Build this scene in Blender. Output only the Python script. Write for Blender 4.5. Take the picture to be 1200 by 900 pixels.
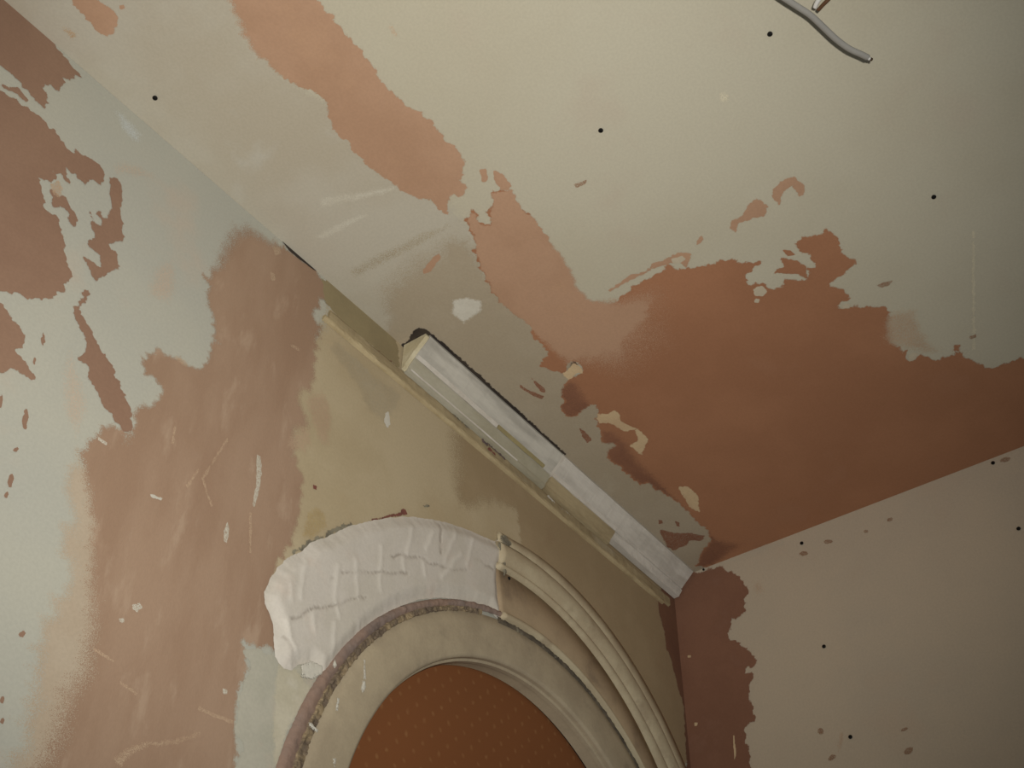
import bpy, bmesh, math, random
import numpy as np
from mathutils import Matrix, Vector, noise as mnoise
from mathutils.geometry import delaunay_2d_cdt

for o in list(bpy.data.objects):
    bpy.data.objects.remove(o, do_unlink=True)
scene = bpy.context.scene
C = scene.collection
H = 3.0                      # ceiling height; the room corner is at x = y = 0, the room lies at x < 0, y < 0

# ------------------------------------------------------------------ camera, world, flash, exposure
cd = bpy.data.cameras.new('camera')
cd.sensor_fit = 'HORIZONTAL'; cd.sensor_width = 36.0; cd.lens = 42.0; cd.clip_start = 0.02
cam = bpy.data.objects.new('camera', cd); C.objects.link(cam)
CAM = Vector((-1.88324, -1.00973, 1.59813))
CR = Vector((0.599904, -0.800012, 0.009808)); CU = Vector((-0.548289, -0.402155, 0.733246)); CB = Vector((-0.582661, -0.445255, -0.679893))
cam.matrix_world = Matrix(((CR.x, CU.x, CB.x, CAM.x), (CR.y, CU.y, CB.y, CAM.y), (CR.z, CU.z, CB.z, CAM.z), (0, 0, 0, 1)))
scene.camera = cam

world = bpy.data.worlds.new('world'); scene.world = world; world.use_nodes = True
bgn = world.node_tree.nodes['Background']
bgn.inputs[0].default_value = (0.80, 0.92, 1.0, 1); bgn.inputs[1].default_value = 0.13

# the camera's own flash, a few centimetres above and to the right of the lens
fl = bpy.data.lights.new('camera_flash', 'SPOT'); fl.energy = 97; fl.color = (1.0, 0.965, 0.89)
fl.spot_size = math.radians(78); fl.spot_blend = 1.0; fl.shadow_soft_size = 0.012
flash = bpy.data.objects.new('camera_flash', fl); C.objects.link(flash)
fpos = CAM + CR * 0.055 + CU * 0.06
aim = CAM - CB * 2.0 + CR * (-0.17) + CU * 0.16
flash.location = fpos
flash.rotation_euler = (aim - fpos).to_track_quat('-Z', 'Y').to_euler()

vs = scene.view_settings
vs.view_transform = 'Standard'; vs.look = 'None'; vs.gamma = 1.0; vs.use_curve_mapping = False; vs.exposure = 0.0

# ------------------------------------------------------------------ outline data
# outlines in millimetres on each surface: (a, b, feather)
PATCHES = [
 ('c','filler_strip','filler',0,3.2,'greyish old filler strip along the wall',[(1512.2,303.6,15.9),(1422.2,226.1,16.5),(1365.4,216.6,16.7),(1281.2,239.7,16.8),(1198.1,220.1,17.2),(1115.6,229.7,17.5),(1044.1,260.2,17.7),(997,263.6,17.9),(888.2,212.7,18.7),(819,228.8,19),(727.1,239.9,19.5),(651.7,204.9,20),(576.3,180,20.6),(507.8,197.4,20.9),(430.7,183.9,21.5),(318.7,169.2,22.3),(219.7,194,22.9),(131.1,199.8,23.5),(42.9,150.1,24.3),(0,86.6,25),(0,0,25.7),(222.4,0,23.8),(510.5,0,21.9),(760.5,0,20.5),(979.4,0,19.4),(1172.8,0,18.6),(1344.9,0,18),(1498.9,0,17.6),(1611,0,17.4),(1726.8,0,17.2),(1740.7,0,17.1)]),
 ('c','filler_strip','filler_d',1,3.2,'darker beige filler above the cornice',[(1008.3,49.5,62.8),(1029.9,139.4,76.3),(1023.7,219,60),(992.7,247.1,30),(906.5,218.3,15.5),(819,228.8,15.8),(727.1,239.9,16.2),(651.7,204.9,16.7),(576.3,180,17.2),(507.8,197.4,17.5),(430.7,183.9,17.9),(318.7,169.2,18.6),(219.7,194,19.1),(131.1,199.8,19.6),(42.9,150.1,20.3),(0,86.6,20.8),(0,0,21.4),(392.9,0,18.9),(769.1,0,17),(914.8,0,16.3)]),
 ('c','plaster_patch','brown_c',2,2.2,'diagonal band of brown plaster',[(1556.5,243.9,-4),(1481,229,12.2),(1457.6,220,12.3),(1427.4,204.3,11),(1397.9,201.1,8.3),(1369.4,204.5,5.6),(1342.3,209.8,-4.2),(1313.8,225.6,-4.2),(1287.6,226.4,-4.2),(1277.1,214.9,-4.2),(1248.5,205.9,-4.3),(1233.9,203.7,-4.3),(1218,205.5,-4.3),(1183.5,202.1,-4.3),(1149.5,204.7,-4.4),(1119.4,211.5,-4.4),(1086.5,221.5,-4.4),(1062.9,234.7,-4.4),(1048.9,234.6,-4.5),(1035,239.8,-4.5),(1051.6,250,-4.4),(1060.2,265.1,-4.4),(1051.2,285.3,-4.4),(1071.3,295,-4.4),(1091.3,309.3,-4.3),(1111.2,325.2,-4.3),(1137,322.6,-4.3),(1166.1,324.6,-4.2),(1186.3,325.9,-4.2),(1212.2,316.7,-4.2),(1238.1,314.2,-4.2),(1266.3,312.5,-4.1),(1295.1,318.1,-4.1),(1331.7,320.6,-4.1),(1362.7,323.2,-4.1),(1395.7,323.9,-4),(1409.7,325.2,-4),(1486.9,337.7,-4)]),
 ('c','plaster_patch','brown_cd',2,2.2,'large brown plaster patch filling the ceiling corner',[(1034.1,316.6,-4.4),(1028.4,329.6,-4.4),(1019.4,341.7,-4.4),(1006.8,332.2,-4.4),(983.9,330.9,-4.4),(971,340.3,-4.4),(953.4,333.8,-4.5),(922.7,330.6,7.5),(897.3,325.2,9.1),(868.2,323.9,12.2),(829.7,316.4,13.9),(797.3,305.4,14.1),(765.2,308.2,11.1),(743.4,338,6.3),(743.8,356.2,-4.7),(746.7,374.2,-4.7),(752.7,384.5,-4.7),(753.8,407.4,-4.7),(750.2,436.5,-4.7),(757.7,444.3,-4.6),(754.5,454.7,-4.6),(737.4,462.9,-4.7),(731,477.6,-4.7),(723.1,497.3,-4.7),(716.6,523.9,-4.7),(704.1,540.8,-4.7),(691.6,545.9,-4.7),(677.5,571,-4.7),(669.7,551.9,-4.7),(666.5,538.1,-4.7),(645.8,532.9,-4.8),(637.8,546.7,-4.8),(623.4,554.1,-4.8),(615.3,558.9,-4.8),(612.3,575.3,-4.8),(623.7,584.2,-4.8),(607.8,599.8,-4.8),(603.1,612.2,-4.8),(614.5,620.8,-4.8),(624.1,619.8,-4.7),(617.9,631.2,-4.7),(622.7,636.5,-4.7),(640.1,633.6,-4.7),(651.1,636.2,-4.7),(662,627.2,-4.7),(685.1,627.5,-4.6),(683.5,646.7,-4.6),(672.8,667,-4.6),(681.1,680.9,-4.6),(662.1,684.3,-4.7),(638.9,687.3,-4.7),(631.1,680.7,-4.7),(602.7,684.3,-4.7),(583.6,689.6,-4.8),(581.6,671.5,-4.8),(574.9,662.6,-4.8),(576.2,648.7,-4.8),(567.8,638.8,-4.8),(553,643.5,-4.8),(541.5,646.8,-4.9),(531.7,653.9,-4.9),(521.2,643.1,-4.9),(524.1,629.7,-4.9),(513.9,627.8,-4.9),(505.8,638.8,-4.9),(507.7,645.6,-4.9),(493.1,662.4,-4.9),(471.9,688,-5),(458.2,690.7,13.3),(433.4,685.7,20.1),(407.8,674.5,20.3),(382,669.2,13.7),(358.2,670.9,-5.2),(335.3,664.1,-5.2),(337.4,678.6,-5.2),(332.9,691.6,-5.2),(313.9,700.2,-5.2),(306,717.9,-5.2),(304.3,730.6,-5.2),(326.8,741,-5.2),(320.1,750.1,-5.2),(292.3,743.5,-5.3),(270.3,752.7,-5.3),(243.2,761.5,-5.4),(231.8,773.5,-5.4),(240.9,785.6,-5.3),(234.3,787.6,-5.4),(229.8,807.8,-5.4),(234.8,818.3,-5.4),(224.5,821.9,-5.4),(169.5,931.3,-5.5),(6.7,881.4,-5.8),(0,739.4,-5.8),(0,577.5,-5.9),(0,404.6,-6),(0,219.4,-6.1),(0,81.1,-6.2),(15.3,64.5,-6.2),(52.5,96.4,-6.1),(76.5,134,-6),(108.8,148.7,-6),(133.7,143.8,-5.9),(179.5,147.6,-5.8),(228.1,146,-5.8),(258.1,141.4,-5.7),(273,139.1,-5.7),(285.1,131.4,-5.7),(310.6,132.1,-5.6),(315.7,116.3,-5.6),(340.9,117.1,-5.6),(373.7,115.5,-5.5),(407.9,111.5,-5.5),(437.3,121.5,-5.4),(441.4,144.8,-5.4),(456.3,128.5,-5.4),(495.6,147.4,-5.3),(518.6,155.5,-5.3),(535.8,170.7,-5.2),(556.2,173.6,-5.2),(554,161.2,-5.2),(545.9,133.7,-5.2),(553,120.2,-5.2),(573.3,119.6,-5.2),(591.6,125.2,-5.2),(591.9,140,-5.2),(603.5,139.1,-5.1),(620.7,153,-5.1),(631.4,167.7,-5.1),(635,177.4,-5.1),(635.2,205.9,-5),(641.3,211.9,-5),(664.5,208.5,-5),(654.2,187.2,-5),(652.4,175.3,-5),(662.8,168.4,-5),(676.5,160.3,-5),(686.8,153.4,-5),(697,164.4,-5),(701.1,179.7,-5),(733.5,190.7,-4.9),(747.5,185.2,-4.9),(780.4,200.5,-4.8),(820.1,195.3,-4.8),(852.1,190.2,-4.7),(883.7,197.3,-4.7),(918,208.6,-4.6),(954.8,223.9,-4.6),(980.6,240.8,-4.5),(1003.6,249.1,-4.5),(1018,257.3,-4.5),(1026.2,273.6,-4.4),(1014,273.7,-4.5),(996.5,269.8,-4.5),(987.8,276.1,-4.5),(996.7,286.2,-4.5),(1008.5,292.1,-4.4),(1019.3,310,-4.4)]),
 ('c','plaster_patch','brown_c',3,1.6,'paler dry end of the brown patch',[(1032.8,315.6,-4.4),(1017.9,343.7,-4.4),(981.7,334,-4.4),(951.7,338.9,-4.5),(896.2,332.4,6.1),(864.9,331.3,7.6),(828.7,323.9,9.3),(795.5,314,9.4),(766.6,315.8,7.9),(747.8,353.9,34.7),(752.2,412.7,93.5),(712.7,451.2,141.2),(580.3,372,182.3),(541.7,245.9,171.3),(621.3,210.5,84.1),(664.5,187.4,23.4),(700.2,191.4,13.2),(736.8,189.6,13.1),(775.6,200.4,-4.8),(816.9,196.4,-4.8),(849,191.3,-4.7),(880.6,198.3,-4.7),(916.5,210.7,-4.6),(953.2,226,-4.6),(979,242.9,-4.5),(1002,251.2,-4.5),(1015.2,258.4,-4.5),(1021.6,271.6,-4.4),(1011.4,271.7,-4.5),(993.9,267.8,-4.5),(984.4,275.1,-4.5),(995.2,288.2,-4.5),(1007,294.1,-4.4),(1017.3,310,-4.4)]),
 ('c','plaster_patch','brown_c',2,1.6,None,[(1075.4,328.2,-2.9),(1070.8,337.1,-2.9),(1058.4,330.6,-2.9),(1050.1,321.1,-2.9),(1057,317,-2.9)]),
 ('c','plaster_patch','brown_c',2,1.6,None,[(1064.4,343.1,-2.9),(1047.6,350.5,-2.9),(1022.9,347.4,-2.9),(1021.2,336.7,-2.9),(1028.4,329.6,-2.9),(1045.2,333,-2.9)]),
 ('c','damp_patch','damp',3,1.6,'darker damp plaster',[(492.8,147.3,8.8),(475.6,170.8,21.3),(445.9,175.3,25),(376.7,162.5,25.6),(307.7,162.4,26.1),(239.1,158.4,26.7),(163,151.3,27.4),(83.8,153.8,32),(23.1,197.3,40.5),(0.5,116.2,16.5),(0,79.8,10.4),(15.3,64.5,10.3),(52.5,96.4,10.2),(76.5,134,10.1),(108.8,148.7,9.9),(133.7,143.8,9.9),(179.5,147.6,9.7),(228.1,146,9.6),(258.1,141.4,9.5),(273,139.1,9.5),(285.1,131.4,9.4),(310.6,132.1,9.4),(315.7,116.3,9.4),(340.9,117.1,9.3),(373.7,115.5,9.2),(407.9,111.5,9.1),(437.3,121.5,9),(441.4,144.8,9),(456.3,128.5,9)]),
 ('c','damp_patch','damp',3,1.6,None,[(622.4,150.6,6.8),(633.2,172.6,13.5),(626.3,189.2,20.2),(581.8,183.7,20.5),(545.1,173.4,17.3),(554.2,168.6,6.9),(545.9,133.7,7),(553,120.2,7),(573.3,119.6,6.9),(591.6,125.2,6.9),(591.9,140,6.9),(603.5,139.1,6.9)]),
 ('c','filler_patch','cream',4,1.6,'cream filler island',[(532,168.2,-3.5),(521.3,182.8,-3.5),(523.7,198.8,-3.5),(508.9,199.8,-3.5),(491.7,192.2,-3.5),(471,196.9,-3.5),(454,204.2,-3.5),(419,203.9,-3.6),(385.1,167.8,-3.6),(422.9,166,-3.6),(430,188.9,-3.6),(453.7,196.7,-3.6),(464.4,178.1,-3.6),(487.2,174.8,-3.5),(500.2,168.8,-3.5),(507.3,155.2,-3.5),(522.4,158.1,-3.5)]),
 ('c','filler_patch','cream',4,1.6,'cream filler island',[(267.4,173.5,-3.8),(258.2,190.5,-3.8),(221.6,191.4,-3.8),(172.6,166.5,-3.9),(198.5,158.9,-3.9),(238.9,167.7,-3.8)]),
 ('c','filler_patch','cream',4,1.3,None,[(652.4,175.3,-3.4),(654.2,187.2,-3.3),(664.5,208.5,-3.3),(643.9,211.9,-3.3),(632.6,205.9,-3.4),(638.6,197.7,-3.4),(633.2,176.2,-3.4)]),
 ('c','plaster_patch','damp',2,1.6,None,[(171.5,72.6,-3.9),(141.7,93.9,-4),(125.8,115.8,-4),(98.3,138.8,-4),(88.6,117.4,-4),(103.2,102.4,-4),(92.5,92.1,-4),(92.8,56.3,-4.1),(118.7,56,-4),(142.8,62.8,-4)]),
 ('c','plaster_patch','damp',2,1.0,None,[(199.1,87.7,-2.9),(194.1,94.4,-2.9),(183.5,89.8,-2.9),(186,81.6,-2.9)]),
 ('c','plaster_patch','damp',2,1.0,None,[(176.9,113.2,-2.9),(167.2,117,-2.9),(154,111.1,-3),(160.4,107.1,-3)]),
 ('c','plaster_patch','damp',2,1.3,None,[(521.2,120.4,-3.5),(508,122.5,-3.5),(492.8,123.3,-3.6),(475.3,118.9,-3.6),(474.8,107.3,-3.6),(493.3,110.6,-3.6)]),
 ('c','plaster_patch','damp',2,1.3,None,[(674.9,101.2,-3.4),(655.7,105.3,-3.4),(639.8,112.1,-3.4),(623.9,118.9,-3.4),(618.4,111.3,-3.4),(638,103.4,-3.4),(660.9,98.1,-3.4)]),
 ('c','plaster_patch','damp',2,1.3,None,[(676.6,128,-3.4),(659.2,129.8,-3.4),(641.7,131.7,-3.4),(629.3,126.4,-3.4),(636.3,120.5,-3.4),(654,122.4,-3.4)]),
 ('c','plaster_patch','brown_c',2,1.6,'brown plaster patch near the wall edge',[(1644.5,106.4,-2.8),(1598.4,70.7,-2.8),(1586.7,66.2,-2.8),(1566.4,64.8,-2.8),(1547.2,61.6,-2.8),(1536.4,65.6,-2.8),(1533.5,75.9,-2.8),(1540.6,91.4,-2.8),(1548.6,101.2,-2.8),(1563.2,102,-2.8),(1574.5,98.9,-2.8),(1581.8,101.1,-2.8),(1622.2,136.5,-2.7)]),
 ('c','plaster_patch','brown_c',2,1.1,None,[(1556.9,114.6,-2.8),(1554.4,120,-2.8),(1549.9,117.9,-2.8),(1550.9,112.4,-2.8),(1553.7,110.7,-2.8)]),
 ('c','tan_smudge','tan',1,1.6,None,[(1584.6,32,10),(1573.4,38.8,10),(1562.6,40.8,10),(1558.2,29.8,10),(1557.6,22.1,10),(1566.5,22.8,10),(1578.3,23.8,10)]),
 ('c','plaster_patch','brown_c',2,1.6,None,[(780.4,644.4,-3),(791.6,650.3,-3),(798.9,666.6,-3),(797.8,678.4,-3),(791.9,689.1,-3),(770.6,692,-3),(752.9,681.7,-3),(760.9,676.1,-3),(780.2,676.3,-3),(779.8,666.4,-3),(775.7,658.7,-3),(758.7,644.3,-3),(768.9,644,-3)]),
 ('c','plaster_patch','brown_c',2,1.9,None,[(791,624.7,-3),(769.9,631.8,-3),(754.9,619.6,-3),(760.5,598.2,-3),(764.6,578.8,-3),(750,567.8,-3),(764.9,564.4,-3),(776.5,573.8,-3),(775.3,591.9,-3),(789.2,611,-3)]),
 ('c','plaster_patch','brown_c',2,1.0,None,[(778.5,523.5,-3),(768.9,522.4,-3),(763.2,507.1,-3.1),(772.8,511.3,-3)]),
 ('c','plaster_patch','brown_c',2,1.6,None,[(767.6,345.8,-3.1),(774.2,391.9,-3.1),(769.3,404.6,-3.1),(767.5,419.1,-3.1),(774.7,433.1,-3.1),(769.8,451.7,-3.1),(770.7,476.8,-3.1),(756,493.8,-3.1),(743.3,481.7,-3.1),(734.2,470.2,-3.1),(746.6,468.4,-3.1),(757.5,456.5,-3.1),(760.8,443.1,-3.1),(764.2,426.5,-3.1),(763,413.2,-3.1),(763.4,394.5,-3.1),(763.9,369.3,-3.1),(762.9,346,-3.1)]),
 ('c','tan_smudge','tan_d',2,1.3,None,[(525.6,693.2,-4.1),(525.2,705.9,-4.1),(520.6,718.2,-4.1),(513.6,709.4,-4.1),(514.9,698.4,-4.1)]),
 ('c','tan_smudge','tan_d',2,1.0,None,[(330,767,-3.5),(328.2,779.3,-3.5),(320.6,776.4,-3.5),(322.5,767,-3.5)]),
 ('c','tan_smudge','tan_l',3,3.2,'faded pinkish smudge',[(466.3,679.7,18.3),(455.7,710,18.3),(441.2,729.8,18.3),(399.1,719.3,18.6),(358,715.4,18.9),(317.7,722.6,19.2),(325.1,698.9,19.1),(352.7,671.5,19),(381.1,656.8,18.8),(398.3,640.3,18.8)]),
 ('c','tan_smudge','tan_d',2,1.3,None,[(972.1,421.6,-2.9),(969.8,435.1,-2.9),(967.8,445.7,-2.9),(963,436.5,-2.9),(964.8,421,-2.9)]),
 ('c','tan_smudge','tan_l',2,1.0,None,[(1329.8,375.9,5.4),(1323.3,380.5,5.4),(1308,376.1,5.4),(1308.5,369.1,5.4),(1320,370.3,5.4)]),
 ('c','plaster_patch','brown_c',2,1.3,None,[(986.9,180.4,-4.6),(978.6,177,-4.6),(964.9,145,-4.6),(968.7,130.7,-4.7),(976.1,138.7,-4.6),(986.4,166.3,-4.6)]),
 ('c','white_dab','white',3,1.6,'white filler dab',[(899.5,135.2,6.3),(890.1,157.4,6.3),(866.6,173.7,6.3),(848.8,156.3,6.4),(844.2,113.8,6.4),(874.6,111.5,6.4)]),
 ('c','white_dab','white_s',3,1.6,None,[(1177.9,100.3,10.4),(1166.1,132.3,10.4),(1144.6,172.1,10.3),(1124.3,220.7,10.2),(1115.4,206.4,10.3),(1130.4,159.3,10.4),(1151.1,109.7,10.5),(1160.1,92.1,10.5)]),
 ('c','white_dab','white_s',3,1.6,None,[(1128.2,34.8,9.2),(1127.1,87.2,9.1),(1118.8,131.7,9),(1106,154.5,9),(1106.8,103.5,9.1),(1110.2,53.5,9.2)]),
 ('c','white_dab','cream_l',2,1.3,None,[(983.5,669.8,7),(980.3,678.6,7),(969.1,680.2,7),(960.3,671.3,7),(965.2,664.7,7),(974.7,663.4,7)]),
 ('c','paint_streak','cream_l',2,0.5,None,[(544.1,855.6,-2.6),(541.8,858.7,-2.6),(292.3,764.1,-2.8),(295.7,759.5,-2.8)]),
 ('c','olive_smear','olive_s',1,1.6,None,[(1048.3,40.7,15.6),(1045.6,100.7,15.4),(1037.8,180.3,15.1),(1025.1,236.7,14.9),(1012.2,226.3,15),(1010.5,165.8,15.2),(1016.6,92.7,15.5),(1020.3,33.2,15.7)]),  # faint olive smear across the filler strip
 ('c','crevice_shade','dark',4,1.3,'dark patch painted as the shade between cornice and ceiling',[(871.8,0,-2.6),(869.4,15.9,-2.6),(882.6,38.3,-2.6),(882.8,51.3,-2.6),(870.8,57.7,-2.6),(831,61.4,-2.6),(738.7,61.3,-2.7),(641.3,61.2,-2.8),(536.4,59.7,-2.8),(472.8,60.5,-2.9),(466.6,52.3,-2.9),(536.1,52,-2.8),(639.4,52.3,-2.8),(737.1,52.7,-2.7),(829.6,53,-2.6),(851.3,50.7,-2.6),(860.5,38.1,-2.6),(856.6,16.2,-2.6),(856.1,0,-2.6)]),  # flat dark patch laid on the ceiling as the cornice's shadow line
 ('l','khaki_paint','khaki',0,4.8,'old khaki painted plaster',[(1031.9,0,22.2),(1090.4,204.8,20.2),(1077.6,356.8,19.1),(1064.2,464.2,18.4),(1083.3,555,17.7),(1062.5,618.5,17.5),(1012.9,568.3,18.1),(941.8,462.9,19.2),(808.9,357.8,20.8),(668.6,293.5,22.2),(555.4,255.2,23.3),(406.5,267,24.4),(275,300.7,25.2),(168.9,363.6,25.8),(85.7,492.9,25.9),(0,402,28.7),(0,309.9,28.4),(0,128.1,29.2),(0,0,30.1),(53,0,29.3),(560,0,25.2),(803.4,0,23.6),(956.8,0,22.8)]),
 ('l','brown_khaki_paint','khaki_d',1,3.2,'browner stretch of old paint beside the corner',[(704.3,247.3,25.4),(741.7,183.7,64.1),(759,104.2,73.6),(729.5,41.2,58.9),(559.5,6.2,8.9),(56.2,0,10.4),(0,0,10.7),(0,128.1,10.4),(0,309.9,10.1),(0,402,10.2),(85.7,492.9,9.3),(168.9,363.6,9.2),(275,300.7,9),(406.5,267,8.7),(531.5,241.9,8.4),(539.4,184.4,6.8),(547.2,152.6,13.7),(616.2,194.2,33.2),(676.1,238.9,32.1)]),
 ('l','plaster_patch','brown_l',2,2.2,'brown plaster patch under the ceiling edge',[(1733.7,0,-2.9),(1657.4,0,-2.9),(1643.8,0,-2.9),(1616.3,0,-2.9),(1590.9,0,-2.9),(1568,0.5,-2.9),(1554.5,8,-2.9),(1536.1,13.3,-2.9),(1518.4,15.7,-2.9),(1531.9,26.4,-2.9),(1531.1,37.6,-2.8),(1541.9,47,-2.8),(1538.9,73,-2.8),(1552.2,73.5,-2.8),(1558.8,85.6,-2.8),(1548.7,100.2,-2.8),(1547,121,-2.7),(1562.7,120.9,-2.7),(1575.4,113.7,-2.7),(1589,111.3,-2.7),(1602.5,109.1,-2.7),(1612.3,109.9,-2.7),(1616.6,111.6,-2.7),(1676.5,145.4,-2.7)]),
 ('l','plaster_patch','brown_l',2,1.3,None,[(1607.4,137.8,-2.7),(1596.9,132.3,-2.7),(1588,121.5,-2.7),(1568.2,127.5,-2.7),(1570.9,134.5,-2.7),(1586.2,134.2,-2.7),(1601.2,141.3,-2.7)]),
 ('l','plaster_patch','brown_l',2,2.2,'large brown plaster patch',[(1667.9,198.4,-2.6),(1603.7,148.2,-2.7),(1594,147.5,-2.7),(1578.1,143.1,-2.7),(1559.1,139,-2.7),(1540.8,139.8,-2.7),(1518.5,143.7,-2.7),(1505.5,151,-2.7),(1491.4,153.5,-2.7),(1492,143.3,-2.7),(1478.5,143.1,-2.7),(1466.6,137.4,-2.7),(1452,139.9,-2.7),(1442.8,151.9,-2.7),(1442.8,169.9,-2.7),(1456.5,169.9,-2.7),(1460.6,183,-2.7),(1469.9,187.5,-2.7),(1479.3,183.3,-2.7),(1488.4,187.8,-2.7),(1480.2,205.2,-2.7),(1490.5,205.6,-2.7),(1499.2,202.8,-2.7),(1499.1,211.2,-2.6),(1502.3,224.8,-2.6),(1515.2,231.6,-2.6),(1511,244.1,-2.6),(1503.3,256,-2.6),(1495.7,271.3,-2.6),(1487.1,270.9,-2.6),(1481,266.4,-2.6),(1471.5,279.9,-2.6),(1462.1,293.3,-2.6),(1453.2,313.2,-2.5),(1440.4,329.4,-2.5),(1435.6,340.4,-2.5),(1437.5,354.1,-2.5),(1441.8,371.2,-2.5),(1455.2,393.1,-2.4),(1468.7,409,-2.4),(1486.9,413.4,-2.4),(1499.4,420,-2.4),(1505.5,425.3,-2.4),(1563.2,472.9,-2.3)]),
 ('l','plaster_patch','brown_l',2,2.2,None,[(1502.5,231.8,-3.9),(1491.6,234,-3.9),(1477.5,229.8,-3.9),(1468.7,241,-3.9),(1457.6,243.3,-3.9),(1453.4,252.4,-3.9),(1455.1,267.3,-3.9),(1464.2,263,-3.9),(1470,249,-3.9),(1481.2,250.2,-3.9),(1488,260.4,-3.9),(1494,249.9,-3.9)]),
 ('l','plaster_patch','brown_l',2,1.9,None,[(1436.4,145.2,-3),(1424.8,136.6,-3),(1416.1,142.1,-3),(1409.6,164.2,-3),(1404.3,187.1,-3),(1395,209.1,-3),(1388.5,226.6,-2.9),(1397.5,238.5,-2.9),(1405.5,252.7,-2.9),(1390,254.6,-2.9),(1383.1,277.6,-2.9),(1394.4,294.1,-2.8),(1404.4,321.8,-2.8),(1415.8,310.2,-2.8),(1432.7,297.4,-2.8),(1420.3,295.5,-2.8),(1405,294.2,-2.8),(1412.4,278.6,-2.9),(1428.5,277.5,-2.9),(1433.7,269.4,-2.9),(1427.8,254.1,-2.9),(1438.3,237.6,-2.9),(1445.9,221.6,-2.9),(1435.8,228.5,-2.9),(1425.1,228.1,-2.9),(1439,218.1,-2.9),(1430.7,209.8,-2.9),(1423.3,216.2,-2.9),(1418.6,190.8,-3),(1428.2,172.5,-3)]),
 ('l','plaster_patch','brown_l',2,1.9,'diagonal brown streak',[(1417.3,342.4,-2.8),(1404.4,338.7,-2.8),(1408.7,357.6,-2.8),(1412,375.2,-2.7),(1396.9,387.4,-2.7),(1378.6,401.4,-2.7),(1356.2,416.5,-2.7),(1333.5,437,-2.7),(1309.7,460.8,-2.7),(1301.1,481.7,-2.7),(1303.9,494.2,-2.7),(1321.1,491.7,-2.7),(1345.2,482.3,-2.7),(1363.3,463.4,-2.7),(1375.1,457.3,-2.7),(1378.2,443.3,-2.7),(1398.5,441.1,-2.7),(1387.1,426.6,-2.7),(1398.3,402.9,-2.7),(1420.4,388.1,-2.7),(1418.8,373.6,-2.7),(1412.8,356.6,-2.8)]),
 ('l','plaster_patch','brown_l',2,1.6,None,[(1555.4,466.1,-2.3),(1500.6,439.1,-2.4),(1487.4,444.5,-2.4),(1460.3,457.5,-2.4),(1457.9,474.4,-2.4),(1464.9,486.6,-2.3),(1444.4,494.1,-2.3),(1427.2,504.5,-2.3),(1439.8,507.5,-2.3),(1457.4,508.1,-2.3),(1470.3,524.3,-2.3),(1518.6,563.4,-2.2)]),
 ('l','plaster_speck','brown_l',2,1.3,None,[(1442,451.9,-2.4),(1443.6,442,-2.4),(1442.8,436.4,-2.4),(1439,443.3,-2.4),(1436.8,456.2,-2.4),(1438.9,456.7,-2.4)]),
 ('l','plaster_speck','brown_l',2,1.3,None,[(1441.8,484.9,-2.4),(1442.3,479.4,-2.4),(1441.4,476,-2.4),(1439.1,479.5,-2.4),(1438.2,486.8,-2.4),(1439.8,487.4,-2.4)]),
 ('l','plaster_speck','brown_l',2,1.3,None,[(1429.3,563.9,-2.3),(1431.5,550,-2.3),(1430.2,542.2,-2.3),(1424.6,552,-2.3),(1421.4,570.3,-2.3),(1424.7,570.9,-2.3)]),
 ('l','plaster_speck','brown_l',2,1.3,None,[(1460.8,560.2,-2.3),(1462.1,551.3,-2.3),(1461,546,-2.3),(1457.3,552.2,-2.3),(1455.3,563.9,-2.3),(1457.7,564.5,-2.3)]),
 ('l','plaster_speck','brown_l',2,1.3,None,[(1427.7,602.9,-2.2),(1426.5,599,-2.2),(1423.8,595.7,-2.3),(1421.2,596.8,-2.3),(1422.5,601.9,-2.2),(1425.3,603.4,-2.2)]),
 ('l','plaster_speck','brown_l',2,1.3,None,[(1420.5,641.4,-2.2),(1421.1,632.7,-2.2),(1419.1,627.3,-2.2),(1415.1,632.9,-2.2),(1414,644.4,-2.2),(1417.1,645.3,-2.2)]),
 ('l','plaster_speck','brown_l',2,1.3,None,[(1419,657.6,-2.2),(1418.6,653.4,-2.2),(1416.8,650.5,-2.2),(1414.5,652.6,-2.2),(1414.8,658.1,-2.2),(1416.9,659,-2.2)]),
 ('l','plaster_speck','brown_l',2,1.3,None,[(1356.4,790.1,-2.1),(1354.8,785.9,-2.1),(1351.4,782.7,-2.1),(1348.4,784.3,-2.1),(1350,789.7,-2.1),(1353.6,791.1,-2.1)]),
 ('l','plaster_speck','brown_l',2,1.3,None,[(1352.5,859.3,-2.1),(1352.3,855.2,-2.1),(1350.6,852.7,-2.1),(1348.3,855.3,-2.1),(1348.4,860.6,-2.1),(1350.5,861.1,-2.1)]),
 ('l','plaster_speck','brown_l',2,1.3,None,[(1345.9,878.1,-2.1),(1345.4,874.7,-2.1),(1343.6,872.6,-2.1),(1341.5,874.5,-2.1),(1341.9,878.9,-2.1),(1344,879.4,-2.1)]),
 ('l','tan_halo','halo',0,4.8,'faded tan fringe of the brown patch',[(1331.7,965.9,20.2),(1330.9,917.6,24.6),(1332.5,875.8,24.9),(1339.2,834.2,23.1),(1342.7,789.1,21.3),(1341.4,744.1,19.5),(1330.6,712.7,17.6),(1346.1,678.6,17.8),(1356.4,640.3,18),(1366.4,588.6,18.3),(1365,557.4,13.9),(1324.8,549.3,23.6),(1274.3,637.8,23.1),(1231,745.6,22.5),(1220.4,857.6,21.8),(1238.6,934,21.1)]),
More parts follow.
